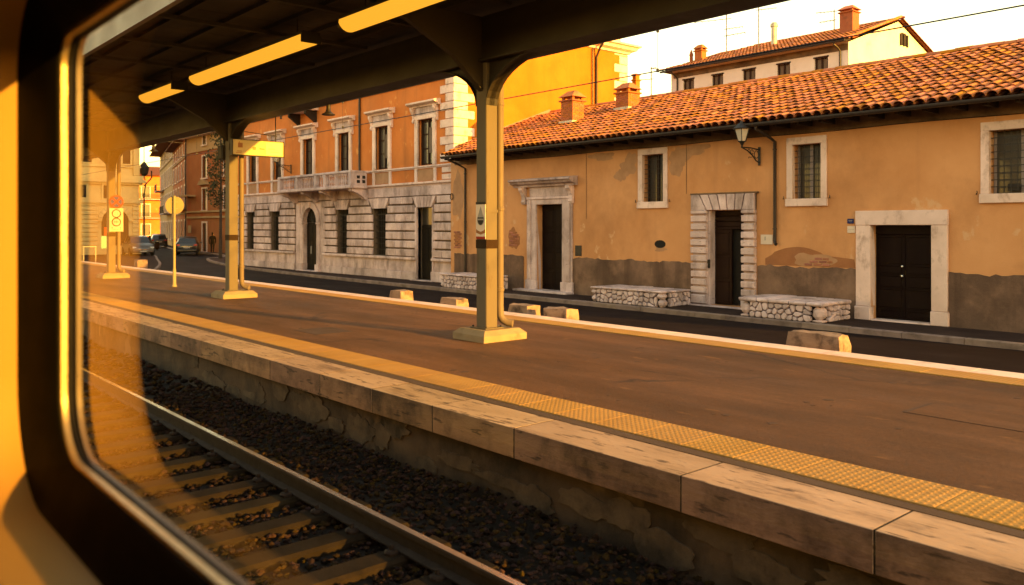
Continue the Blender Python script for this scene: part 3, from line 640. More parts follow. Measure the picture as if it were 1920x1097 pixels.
# ================================================================== LOW OCHRE HOUSE
YB = 19.7
LB = thing('low_house', 'long low ochre plastered house with terracotta roof and three stone-framed doorways', 'house', (-14, YB, ZS))
D1 = (-21.5, -20.2, -.40, 2.56); D2 = (-14.26, -13.12, -.42, 2.25); D3 = (-9.55, -8.13, -.44, 1.83)
W1 = (-16.71, -15.9, 2.55, 3.98); W2 = (-11.64, -10.85, 2.52, 3.92); W3 = (-6.93, -5.75, 2.51, 3.88)
W4 = (-2.2, -1.2, 2.52, 3.9)
OPS = [D1, D2, D3, W1, W2, W3, W4]
part(LB, 'wall', MB().wall(-26.56, 3.5, ZS - .1, 4.70, YB, OPS, .34).box(-26.5, 3.495, YB + .36, 31, ZS - .1, 4.55).box(3.46, 3.5, YB + .001, YB + .359, ZS - .1, 4.6), PLAST_O)
# rendered plinth between the doorways
for a, b in ((-26.3, -22.2), (-19.8, -14.83), (-12.68, -9.93), (-7.76, 3.52)):
    n_ = max(4, int((b - a) / .12)); top_ = [(b - (b - a) * k / n_, .75 + .02 * math.sin(k * .43 + a) + .012 * math.sin(k * 1.7) + random.uniform(-.02, .02)) for k in range(n_ + 1)]
    part(LB, 'plinth', MB().prism([(a, ZS - .05), (b, ZS - .05)] + top_, YB - .022, YB + .01, 'y'), PLINTH)
# stained band and timber soffit, both darkened to paint in the eaves shade
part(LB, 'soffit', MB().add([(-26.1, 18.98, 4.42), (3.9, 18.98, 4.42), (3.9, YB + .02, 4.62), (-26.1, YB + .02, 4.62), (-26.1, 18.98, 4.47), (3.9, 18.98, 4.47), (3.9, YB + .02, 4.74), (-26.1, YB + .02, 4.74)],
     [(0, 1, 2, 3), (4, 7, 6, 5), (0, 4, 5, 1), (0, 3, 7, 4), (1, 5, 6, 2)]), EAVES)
part(LB, 'stained_shade_band', MB().box(-26.3, 3.5, YB - .012, YB + .005, 4.21, 4.66), PLAST_S, 'weathered strip of wall darkened with painted shade under the eaves')
part(LB, 'cable', MB().path([(x, YB - .022, 4.205 + .012 * math.sin(x * 1.3)) for x in [-25.5 + k * .75 for k in range(40)]], .009, 5), IRON)
x = -26.0
while x < -4:
    part(LB, 'rafter_end', MB().box(x - .04, x + .04, 19.0, YB - .013, 4.36, 4.425).box(x - .04, x + .04, 19.3, YB - .013, 4.425, 4.5), EAVES)
    x += .62
gut = [(18.80 + .075 * math.cos(R(180 + 180 * k / 8)) + .075, 4.47 + .075 * math.sin(R(180 + 180 * k / 8))) for k in range(9)]
part(LB, 'gutter', MB().prism(gut + [(18.95, 4.485), (18.80, 4.485)], -26.05, 3.95, 'x'), PIPE_D)
def downpipe(parent, x, y0, yw, ztop, zbot, r=.045, m=PIPE_D, foot=True):
    pts = [(x - .1, y0, ztop + .02), (x - .1, y0, ztop - .08), (x - .02, (y0 + yw) / 2, ztop - .22), (x, yw, ztop - .38), (x, yw, zbot + .1), (x, yw, zbot)]
    if foot: pts += [(x + .03, yw - .03, zbot - .06), (x + .08, yw - .07, zbot - .09)]
    p = part(parent, 'downpipe', MB().path(pts, r, 10), m, smooth=True)
    n = max(2, int((ztop - zbot) / 1.3))
    for k in range(n):
        z = zbot + .3 + (ztop - .6 - zbot - .3) * k / max(1, n - 1)
        part(p, 'collar', MB().tube((x, yw, z), (x, yw, z + .035), r + .012, n=10), m)
    return p
downpipe(LB, -12.13, 18.9, YB - .06, 4.42, 1.42)
downpipe(LB, -25.55, 18.9, YB - .06, 4.42, -.2)
# ---- roof
ZE, ZRG, YE, YR_ = 4.50, 6.74, 18.92, 25.1
def roof_tiles(name_owner, x0, x1, ye, ze, yr, zr, sp, row, rad, n_obj, keep=None, xf=None, seg=6, nobj_range=None, mt=TILE):
    """barrel tiles laid in overlapping rows up a slope (slope faces -y); nearest n_obj are separate pieces"""
    L = math.hypot(yr - ye, zr - ze); cs = (yr - ye) / L; sn = (zr - ze) / L
    def tile_mesh(jt):
        mb = MB(); ln = row * 1.22; th = .016
        rings = []
        for t, rr, lift in ((0, rad, .022), (ln, rad * .84, -.012)):
            rings.append([(rr * math.cos(math.pi * k / seg), t, rr * math.sin(math.pi * k / seg) * .82 + lift) for k in range(seg + 1)])
        inn = [((rad - th) * math.cos(math.pi * k / seg), 0, (rad - th) * math.sin(math.pi * k / seg) * .82 + .022) for k in range(seg + 1)]
        inb = [((rad - th) * math.cos(math.pi * k / seg), .09, (rad - th) * math.sin(math.pi * k / seg) * .82 + .02) for k in range(seg + 1)]
        vs = rings[0] + rings[1] + inn + inb; m = seg + 1
        fs = [(k, k + 1, m + k + 1, m + k) for k in range(seg)] + [(k, 2 * m + k, 2 * m + k + 1, k + 1) for k in range(seg)] + [(2 * m + k, 3 * m + k, 3 * m + k + 1, 2 * m + k + 1) for k in range(seg)]
        return mb.add(vs, fs)
    base = tile_mesh(0); shared = mesh_only('roof_tile', base, mt, True)
    ncol = int((x1 - x0) / sp); nrow = int(L / row)
    cand = []
    for i in range(ncol):
        for j in range(nrow):
            x = x0 + (i + .5) * sp; s = j * row - .06
            y = ye + s * cs; z = ze + s * sn
            if keep and not keep(x, y): continue
            cand.append((x, y, z))
    vis = sorted(cand, key=lambda c: (0 if (nobj_range and nobj_range[0] < c[0] < nobj_range[1]) else 1, c[0] ** 2 + c[1] ** 2))
    pieces = vis[:n_obj]; rest = vis[n_obj:]
    sl_a = math.atan2(sn, cs)
    jr = random.Random(5)
    for (x, y, z) in pieces:
        inst(name_owner, 'roof_tile', shared, (x + jr.uniform(-.012, .012), y + jr.uniform(-.02, .02), z + .035 + jr.uniform(-.006, .008)), (sl_a + jr.uniform(-.02, .02), jr.uniform(-.06, .06), jr.uniform(-.05, .05)))
    mb = MB()
    for (x, y, z) in rest:
        M = Matrix.Translation((x + jr.uniform(-.012, .012), y + jr.uniform(-.02, .02), z + .035 + jr.uniform(-.006, .008))) @ Matrix.Rotation(jr.uniform(-.05, .05), 4, 'Z') @ Matrix.Rotation(sl_a + jr.uniform(-.02, .02), 4, 'X')
        mb.add([M @ Vector(v) for v in base.v], base.f)
    if mb.v: part(name_owner, 'roof_tiles', mb, mt, smooth=True, kind='stuff')
    # pan tiles between: hollow channels
    pm = MB()
    for i in range(ncol + 1):
        x = x0 + i * sp; w = sp * .36
        y0 = ye - .03
        if keep:
            if not keep(x, ye): y0 = 19.98
            if x < x0 + .01: continue
        z0 = ze + (y0 - ye) * sn / cs
        pm.add([(x - w, y0, z0 + .05), (x, y0, z0 + .012), (x + w, y0, z0 + .05), (x + w, yr, zr + .05), (x, yr, zr + .012), (x - w, yr, zr + .05)], [(0, 1, 4, 5), (1, 2, 3, 4)])
    part(name_owner, 'pan_tiles', pm, TILE_P, kind='stuff')
roof = part(LB, 'roof', MB().add([(-26.0, YE + .02, ZE - .02), (3.95, YE + .02, ZE - .02), (3.95, YR_, ZRG), (-26.0, YR_, ZRG), (-26.0, 31.2, ZE + .1), (3.95, 31.2, ZE + .1)], [(0, 1, 2, 3), (3, 2, 5, 4)])
     .add([(-26.55, 20.0, ZE + .385), (-26.0, 20.0, ZE + .385), (-26.0, YR_, ZRG - .005), (-26.55, YR_, ZRG - .005)], [(0, 1, 2, 3)]), TILE_P)
roof_tiles(roof, -26.55, 4.05, YE, ZE, YR_ - .1, ZRG - .03, .245, .41, .128, 300, keep=lambda x, y: x > -25.98 or y > 19.98, nobj_range=(-12.0, -5.9))
# ridge tiles
rt = MB(); seg = 6
for k in range(seg + 1):
    a = math.pi * k / seg; rt.v += [(0, .13 * math.cos(a), .11 * math.sin(a)), (.46, .115 * math.cos(a), .095 * math.sin(a) + .012)]
rt.f = [(2 * k, 2 * k + 2, 2 * k + 3, 2 * k + 1) for k in range(seg)]
RT = mesh_only('ridge_tile', rt, TILE, True)
x = -26.5
while x < 3.8:
    inst(roof, 'ridge_tile', RT, (x, YR_ + random.uniform(-.015, .015), ZRG + .035 + random.uniform(-.01, .01)), (0, random.uniform(-.02, .03), 0)); x += .40
# mortar flashing against the palazzo wall
part(roof, 'mortar_flashing', MB().add([(-26.585, 19.92, ZE + .52), (-26.40, 19.92, ZE + .46), (-26.40, YR_, ZRG + .10), (-26.585, YR_, ZRG + .2), (-26.585, 19.92, ZE + .3), (-26.585, YR_, ZRG)], [(0, 1, 2, 3), (0, 4, 1)]), PATCH_G)
# chimneys: brick by brick courses, with a little tiled hood
def chimney(parent, x, y, w, d, z0, z1, hood=True, brick=True):
    ch = part(parent, 'chimney', MB().box(x - w / 2 + .015, x + w / 2 - .015, y - d / 2 + .015, y + d / 2 - .015, z0, z1), PATCH_G)
    if brick:
        z = z0 + .25; row = 0
        while z < z1 - .04:
            off = .12 if row % 2 else 0
            for sx, fx in ((-1, 0), (1, 0)):
                a = y - d / 2 + (-.12 + off)
                while a < y + d / 2 - .02:
                    b = min(a + .235, y + d / 2); a_ = max(a, y - d / 2)
                    if b - a_ > .03 and sx == 1: part(ch, 'brick', MB().box(x + w / 2 - .02, x + w / 2, a_ + .004, b - .004, z, z + .062), CHIM)
                    a += .24
            a = x - w / 2 + (-.12 + off)
            while a < x + w / 2 - .02:
                b = min(a + .235, x + w / 2 - .021); a_ = max(a, x - w / 2)
                if b - a_ > .03: part(ch, 'brick', MB().box(a_ + .004, b - .004, y - d / 2, y - d / 2 + .02, z, z + .062), CHIM)
                a += .24
            z += .072; row += 1
    else:
        ch.data.materials[0] = CHIM
    part(ch, 'cap', MB().cbox(x - w / 2 - .07, x + w / 2 + .07, y - d / 2 - .07, y + d / 2 + .07, z1, z1 + .06, .015), CHIM)
    if hood:
        for px in (-1, 1):
            for py in (-1, 1): part(ch, 'pillar', MB().box(x + px * w * .38 - .05, x + px * w * .38 + .05, y + py * d * .38 - .05, y + py * d * .38 + .05, z1 + .06, z1 + .17), CHIM)
        zt = z1 + .17
        part(ch, 'hood', MB().add([(x - w * .62, y - d * .62, zt), (x + w * .62, y - d * .62, zt), (x + w * .62, y + d * .62, zt), (x - w * .62, y + d * .62, zt), (x - w * .3, y - d * .12, zt + .24), (x + w * .3, y - d * .12, zt + .24), (x + w * .3, y + d * .12, zt + .24), (x - w * .3, y + d * .12, zt + .24)],
             [(0, 1, 2, 3), (4, 5, 6, 7), (0, 1, 5, 4), (1, 2, 6, 5), (2, 3, 7, 6), (3, 0, 4, 7)]), TILE)
    return ch
def zroof(y): return ZE + (y - YE) * (ZRG - ZE) / (YR_ - YE)
chimney(LB, -22.05, 22.0, .62, .62, zroof(22.0) - .3, 6.44)
chimney(LB, -20.4, 23.2, .62, .62, zroof(23.2) - .3, 6.66)
part(LB, 'chimney_flashing', MB().box(-22.42, -21.7, 21.63, 22.4, zroof(22) - .06, zroof(22.0) + .10), ZINC)
part(LB, 'chimney_flashing', MB().box(-20.76, -20.05, 22.83, 23.56, zroof(23.2) - .06, zroof(23.2) + .10), ZINC)
# ---- doors
def leaf(parent, x0, x1, z0, z1, y, rows, m, cols=1, name='door_leaf'):
    """door leaf with framed raised panels"""
    lf = part(parent, name, MB().cbox(x0, x1, y, y + .05, z0, z1, .006), m)
    w = (x1 - x0) / cols
    for c in range(cols):
        for (a, b) in rows:
            px0 = x0 + c * w + .08; px1 = x0 + (c + 1) * w - .08; pz0 = z0 + a * (z1 - z0); pz1 = z0 + b * (z1 - z0)
            part(lf, 'panel', MB().cbox(px0, px1, y - .016, y + .004, pz0, pz1, .014), m)
            part(lf, 'panel_moulding', MB().box(px0 - .03, px1 + .03, y - .026, y + .002, pz1 + .004, pz1 + .03).box(px0 - .03, px1 + .03, y - .022, y + .002, pz0 - .03, pz0 - .004), m)
    return lf
RWS = [(.05, .2), (.26, .44), (.50, .68), (.74, .94)]
# door 1: hooded doorway on consoles
d1 = part(LB, 'hooded_doorway', MB().box(D1[0], D1[1], YB + .30, YB + .335, D1[2], D1[3]), WOOD_D, 'tall doorway under a moulded stone hood on scroll brackets')
for a, b in ((D1[0] + .01, -20.855), (-20.845, D1[1] - .01)): leaf(d1, a, b, D1[2] + .02, D1[3] - .02, YB + .24, RWS, WOOD_D)
for a, b in ((-21.98, -21.5), (-20.2, -19.72)):
    part(d1, 'jamb', MB().cbox(a, b, YB - .07, YB + .2, -.40, 2.74, .015, .003), STONE)
    ii = (a + .07, b - .24) if a < -21 else (a + .24, b - .07)
    part(d1, 'jamb_moulding', MB().cbox(ii[0], ii[1], YB - .105, YB - .071, -.05, 2.74, .01), STONE)
    part(d1, 'plinth_block', MB().cbox(a - .04, b + .04, YB - .11, YB - .0, ZS, -.08, .015, .004), STONE)
part(d1, 'lintel', MB().cbox(-21.499, -20.201, YB - .065, YB + .2, 2.561, 2.735, .012, .002), STONE)
part(d1, 'lintel_moulding', MB().cbox(-21.98, -19.72, YB - .10, YB + .02, 2.742, 2.83, .012), STONE)
part(d1, 'frieze', MB().cbox(-21.85, -19.85, YB - .05, YB + .02, 2.832, 3.18, .012, .002), STONE)
hood = [(YB + .02, 3.18), (YB - .14, 3.18), (YB - .16, 3.24), (YB - .30, 3.29), (YB - .34, 3.36), (YB - .42, 3.38), (YB - .42, 3.44), (YB + .02, 3.50)]
part(d1, 'hood', MB().prism(hood, -22.6, -19.5, 'x'), STONE)
for xx in (-22.13, -19.75):
    pr = [(YB - .01, 2.58), (YB - .09, 2.58), (YB - .13, 2.66), (YB - .09, 2.74), (YB - .10, 2.84), (YB - .17, 2.98), (YB - .26, 3.08), (YB - .27, 3.179), (YB - .01, 3.179)]
    part(d1, 'console', MB().prism(pr, xx - .09, xx + .09, 'x'), STONE)
part(d1, 'step', MB().cbox(-22.35, -19.65, YB - .42, YB + .3, ZS - .02, -.395, .02, .004), STONE)
# door 2: rusticated surround with flat arch, right leaf open
d2 = part(LB, 'rusticated_doorway', MB().box(D2[0], D2[1], YB + .335, YB + .345, D2[2], D2[3]), DARK, 'doorway framed by banded rough stone blocks, its right leaf open on a dark hall')
leaf(d2, D2[0] + .01, -13.66, D2[2] + .02, 1.72, YB + .22, [(.04, .3), (.36, .62), (.68, .95)], WOOD_B)
part(d2, 'transom', MB().cbox(D2[0] + .005, D2[1] - .005, YB + .2, YB + .27, 1.725, 1.79, .01), WOOD_B)
for z in (1.80, 1.95, 2.10):
    part(d2, 'transom_board', MB().cbox(D2[0] + .01, D2[1] - .01, YB + .225, YB + .26, z, z + .135, .008), WOOD_B)
lo = part(d2, 'door_leaf', MB().cbox(D2[1] - .06, D2[1] - .012, YB + .24, YB + .335, D2[2] + .02, 1.72, .005), WOOD_B)
for s, (a, b) in enumerate(((-14.80, -14.27), (-13.115, -12.72))):
    z = -.44; k = 0
    while z < 2.2:
        h = .225 if k else .30
        if z + h > 2.26: h = 2.262 - z
        p = .14 if k else .15
        wob = random.uniform(-.01, .01)
        aa = a if s == 0 else a; bb = (b - .005) if s == 0 else b
        pr = [(YB + .0, z + .04), (YB - .10, z + .045), (YB - p, z + .062), (YB - p - .004, z + h - .022), (YB - p + .02, z + h - .004), (YB + .0, z + h - .002)]
        part(d2, 'jamb_block', MB().prism(pr, aa + wob, bb, 'x'), STONE)
        z += h; k += 1
    part(d2, 'jamb_back', MB().box(a + .02, b - .012, YB - .045, YB + .2, -.44, 2.262), STONE)
part(d2, 'inner_jamb', MB().box(-14.268, -14.20, YB - .03, YB + .2, -.43, 2.25), STONE)
xs_b = [-14.262 + i * (1.145 / 6) for i in range(7)]
xs_t = [-14.80 + i * (2.08 / 7) for i in range(8)]
bot = [-14.80] + [-14.262 + i * (1.145 / 5) for i in range(6)] + [-12.72]
top = [-14.80 + i * (2.08 / 7) for i in range(8)]
zb0 = 2.268
for i in range(7):
    if i == 0: pl = [(-14.80, zb0), (-14.29, zb0), (top[1] - .02, 2.70), (-14.80, 2.70)]
    elif i == 6: pl = [(-13.09, zb0), (-12.72, zb0), (-12.72, 2.70), (top[6] + .02, 2.70)]
    else:
        b0, b1 = -14.27 + (i - 1) * (1.165 / 5), -14.27 + i * (1.165 / 5)
        pl = [(b0 + .02, zb0), (b1 - .02, zb0), (top[i + 1] - .022, 2.70), (top[i] + .022, 2.70)]
    part(d2, 'voussoir', MB().prism(pl, YB - .13, YB + .02, 'y'), STONE)
part(d2, 'arch_back', MB().box(-14.8, -12.72, YB - .05, YB - .003, 2.266, 2.69), STONE)
part(d2, 'string_moulding', MB().cbox(-14.86, -12.64, YB - .1, YB + .01, 2.705, 2.75, .008), PLAST_S)
part(d2, 'step', MB().cbox(-14.9, -12.95, YB - .2, YB + .33, ZS - .02, -.425, .015, .003), STONE)
part(d2, 'letter_box', MB().cbox(-14.29, -14.19, YB - .06, YB - .031, .62, .86, .008), IRON)
# door 3: plain pale marble frame
d3 = part(LB, 'marble_doorway', MB().box(D3[0], D3[1], YB + .30, YB + .335, D3[2], D3[3]), WOOD_D, 'dark double door in a plain pale marble frame')
mid = (D3[0] + D3[1]) / 2
for a, b in ((D3[0] + .008, mid - .004), (mid + .004, D3[1] - .008)):
    leaf(d3, a, b, D3[2] + .02, 1.60, YB + .22, [(.04, .10), (.14, .35), (.385, .51), (.545, .63), (.66, .97)], WOOD_D)
part(d3, 'transom', MB().cbox(D3[0] + .005, D3[1] - .005, YB + .2, YB + .28, 1.605, 1.82, .012), WOOD_D)
for zz in (.62, .85): part(d3, 'door_knob', MB().lathe([(.012, 0), (.022, -.02), (.026, -.035), (.0, -.045)], (mid - .05, YB + .2, zz), 10, 'y'), CHROME)
part(d3, 'jamb', MB().cbox(-9.91, D3[0], YB - .075, YB + .2, -.13, 1.829, .012, .002), MARBLE)
part(d3, 'jamb', MB().cbox(D3[1], -7.78, YB - .075, YB + .2, -.13, 1.829, .012, .002), MARBLE)
part(d3, 'lintel', MB().cbox(-9.92, -7.77, YB - .08, YB + .2, 1.832, 2.18, .012, .003), MARBLE)
part(d3, 'base_block', MB().cbox(-9.94, D3[0] + .01, YB - .10, YB + .1, ZS, -.134, .014, .004), MARBLE)
part(d3, 'base_block', MB().cbox(D3[1] - .01, -7.75, YB - .10, YB + .1, ZS, -.134, .014, .004), MARBLE)
part(d3, 'threshold', MB().cbox(D3[0] + .012, D3[1] - .012, YB - .08, YB + .29, ZS - .02, -.425, .01), MARBLE)
# ---- grilled windows
def grille_window(o, fr=(.17, .16, .20, .19), hooks=True, white=True):
    x0, x1, z0, z1 = o
    w = part(LB, 'window', MB().box(x0, x1, YB + .30, YB + .335, z0, z1), DARK)
    part(w, 'pane', MB().box(x0 + .02, x1 - .02, YB + .28, YB + .285, z0 + .02, z1 - .02), GLASS_D)
    fm = WINWHITE if white else WINWOOD
    c = (x0 + x1) / 2
    for a, b in ((x0 + .005, x0 + .06), (c - .045, c + .045), (x1 - .06, x1 - .005)):
        part(w, 'casement', MB().cbox(a, b, YB + .235, YB + .279, z0 + .01, z1 - .01, .006), fm)
    part(w, 'curtain', MB().box(x0 + .07, c - .06, YB + .2865, YB + .292, z0 + .08, z1 - .03), CURTAIN)
    for a, b, cc, d in ((x0 - fr[0], x0, z0 - .001, z1 + .001), (x1, x1 + fr[1], z0 - .001, z1 + .001)):
        part(w, 'frame_stone', MB().cbox(a, b, YB - .035, YB + .1, cc, d, .008, .002), MARBLE)
    part(w, 'frame_stone', MB().cbox(x0 - fr[0], x1 + fr[1], YB - .037, YB + .1, z1 + .002, z1 + fr[3], .008, .002), MARBLE)
    part(w, 'sill', MB().cbox(x0 - fr[0] - .02, x1 + fr[1] + .02, YB - .07, YB + .15, z0 - fr[2], z0 - .002, .01, .003), MARBLE)
    g = MB(); n = max(4, round((x1 - x0) / .13))
    for k in range(1, n): g.tube((x0 + (x1 - x0) * k / n, YB + .1, z0), (x0 + (x1 - x0) * k / n, YB + .1, z1), .008, n=6, cap=False)
    nz_ = round((z1 - z0) / .15)
    for k in range(1, nz_): g.box(x0, x1, YB + .088, YB + .112, z0 + (z1 - z0) * k / nz_ - .008, z0 + (z1 - z0) * k / nz_ + .008)
    part(w, 'grille', g, IRON)
    if hooks:
        for xx in (x0 - fr[0] - .08, x1 + fr[1] + .08):
            part(w, 'shutter_hook', MB().path([(xx, YB, z0 + .0), (xx, YB - .05, z0), (xx + .03, YB - .07, z0 + .03), (xx + .02, YB - .07, z0 + .07)], .011, 6), IRON)
grille_window(W1, white=False); grille_window(W2); grille_window(W3); grille_window(W4)
part(LB, 'window_box', MB().cbox(-6.62, -6.38, YB + .14, YB + .2, 2.56, 2.72, .01), IRON)
# ---- patches where the plaster has gone
def blob(cx, cz, rx, rz, n=40, jag=.18, seed=1, flat=None):
    rnd = random.Random(seed); out = []
    ph = [rnd.uniform(0, 6.28) for _ in range(5)]
    for k in range(n):
        a = 2 * math.pi * k / n
        r = 1 + jag * (math.sin(2 * a + ph[0]) * .5 + math.sin(3 * a + ph[1]) * .5 + math.sin(5 * a + ph[2]) * .4 + math.sin(9 * a + ph[3]) * .25) + rnd.uniform(-.05, .05)
        x = cx + rx * r * math.cos(a); z = cz + rz * r * math.sin(a)
        if flat is not None: z = max(z, flat)
        out.append((x, z))
    return out
part(LB, 'bare_patch', MB().prism([(-12.45, .775)] + [(-12.45 + 2.5 * k / 16 + random.uniform(-.04, .04), .8 + .47 * math.sin(math.pi * min(1, .06 + .94 * k / 13)) ** .7 if k < 12 else .8 + .47 * math.sin(math.pi * (.06 + .94 * 11 / 13)) ** .7 - (k - 11) * .015) for k in range(17)] + [(-9.95, .775)], YB - .004, YB + .01, 'y'), PATCH_R)
part(LB, 'bare_patch', MB().prism(blob(-11.05, .93, .52, .2, 30, .2, 4, .78), YB - .009, YB + .0, 'y'), PATCH_G)
for (bx, bz, bw) in ((-11.3, .80, .2), (-11.05, .80, .22), (-10.8, .80, .18), (-11.16, .875, .22), (-10.9, .875, .2), (-10.68, .875, .14), (-11.02, .95, .2), (-10.8, .95, .16)):
    part(LB, 'exposed_brick', MB().cbox(bx, bx + bw, YB - .022, YB, bz, bz + .055, .008, .004), BRICK)
for i, (cx, cz, rx, rz) in enumerate(((-17.25, 3.72, .34, .32), (-17.6, 3.42, .22, .22), (-15.35, 3.75, .36, .36), (-14.75, 4.02, .5, .15), (-15.4, 3.45, .2, .14), (-18.4, 4.05, .5, .14))):
    part(LB, 'peeled_patch', MB().prism(blob(cx, cz, rx, rz, 36, .28, 20 + i), YB - .004 - .0004 * i, YB + .01, 'y'), PATCH_G)
part(LB, 'bare_patch', MB().prism(blob(-22.75, 1.35, .3, .38, 30, .25, 9), YB - .004, YB + .01, 'y'), PATCH_R)
for r in range(7):
    for c in range(2):
        part(LB, 'exposed_brick', MB().cbox(-23.0 + c * .23 + (.1 if r % 2 else 0), -22.79 + c * .23 + (.1 if r % 2 else 0), YB - .016, YB, 1.1 + r * .075, 1.158 + r * .075, .008, .004), BRICK)
for r in range(9):
    for c in range(2):
        part(LB, 'exposed_brick', MB().cbox(-26.35 + c * .22 + (.08 if r % 2 else 0), -26.15 + c * .22 + (.08 if r % 2 else 0), YB - .014, YB, .95 + r * .075, 1.008 + r * .075, .008, .004), BRICK)
part(LB, 'peeled_patch', MB().prism(blob(-26.1, 3.0, .32, .95, 36, .2, 51), YB - .004, YB + .01, 'y'), PATCH_G)
# hole in the wall, hatch, cables
hole = [(-16.03 + .21 * math.cos(2 * math.pi * k / 20), 1.27 + .12 * math.sin(2 * math.pi * k / 20)) for k in range(20)]
part(LB, 'wall_vent', MB().prism(hole, YB - .006, YB + .01, 'y'), DARK)
part(LB, 'peeled_patch', MB().prism(blob(-16.0, 1.12, .24, .07, 24, .3, 77), YB - .0035, YB + .01, 'y'), PATCH_G)
part(LB, 'meter_hatch', MB().cbox(-19.62, -19.32, YB - .015, YB + .01, .82, 1.17, .008), IRON)
part(LB, 'cable', MB().tube((-19.1, YB - .008, 4.2), (-19.1, YB - .008, 2.05), .007, n=5).tube((-15.05, YB - .008, 4.2), (-15.05, YB - .008, 2.75), .007, n=5), PLAST_S)
def plaque(name, x0, x1, z0, z1, m, label, marks=()):
    t = thing(name, label, 'plaque', ((x0 + x1) / 2, YB - .01, z0))
    part(t, 'plate', MB().cbox(x0, x1, YB - .022, YB - .002, z0, z1, .004), m)
    for a, b, c, d, mm in marks: part(t, 'mark', MB().box(a, b, YB - .0245, YB - .0222, c, d), mm)
plaque('white_plaque', -12.58, -12.22, 1.32, 1.58, SIGNP, 'white plaque on the ochre wall beside the open rusticated doorway', ((-12.46, -12.43, 1.43, 1.53, SIGNG),))
plaque('blue_plaque', -10.15, -9.99, 1.87, 1.99, SIGNB, 'small blue plaque on the wall left of the marble doorway', ((-10.12, -10.02, 1.94, 1.95, SIGNW), (-10.11, -10.03, 1.915, 1.922, SIGNG)))
plaque('house_number_plaque', -10.15, -9.95, 1.64, 1.81, SIGNP, 'small white plaque below the blue one left of the marble doorway', ((-10.12, -9.98, 1.72, 1.726, SIGNG),))
# ================================================================== WALL LANTERNS
def wall_lantern(x, yw, zt, reach, s, label, rz=0):
    t = thing('wall_lantern', label, 'lantern', (0, 0, 0), 'wrought iron wall lanterns', local=True)
    part(t, 'wall_plate', MB().cbox(-.04, .04, -.03, 0, -.42, .08, .01), IRON)
    arm = MB().path([(0, -.02, .0), (0, -reach * .5, .03), (0, -reach, .02)], .018, 8)
    arm.path([(0, -.02, -.34), (0, -reach * .2, -.30), (0, -reach * .42, -.16), (0, -reach * .7, -.05), (0, -reach * .97, .01)], .018, 8)
    for (cy_, cz_, r_) in ((-.14, -.13, .1), (-.33, -.07, .06), (-.46, -.045, .04)):
        arm.path([(0, cy_ * reach / .75 + r_ * math.cos(R(30 * k)), cz_ + r_ * math.sin(R(30 * k))) for k in range(12)], .011, 6)
    arm.path([(0, -.3, -.2), (0, -.42, -.22), (0, -.5, -.21), (0, -.52, -.25)], .009, 6)
    part(t, 'arm', arm, IRON)
    cx, cz = -reach, .02
    part(t, 'bowl', MB().lathe([(.015, -.02), (.03, 0), (.025, .05), (.06, .12), (.115, .16)], (0, cx, cz), 8), IRON)
    part(t, 'lantern_pane', MB().lathe([(.105, .165), (.20, .475)], (0, cx, cz), 6), LANTERN)
    f = MB()
    for k in range(6):
        a = 2 * math.pi * k / 6; f.tube((.108 * math.cos(a), cx + .108 * math.sin(a), cz + .16), (.205 * math.cos(a), cx + .205 * math.sin(a), cz + .48), .009, n=5)
    part(t, 'frame', f, IRON)
    part(t, 'lid', MB().lathe([(.235, .475), (.24, .495), (.13, .585), (.11, .62), (.05, .65), (.045, .69), (.02, .72), (.012, .78)], (0, cx, cz), 12), IRON, smooth=True)
    t.location = (x, yw, zt); t.scale = (s, s, s)
    return t
wall_lantern(-12.62, YB - .012, 3.86, .82, 1.0, 'black iron wall lantern on scrolled bracket fixed under the eaves of the ochre house')
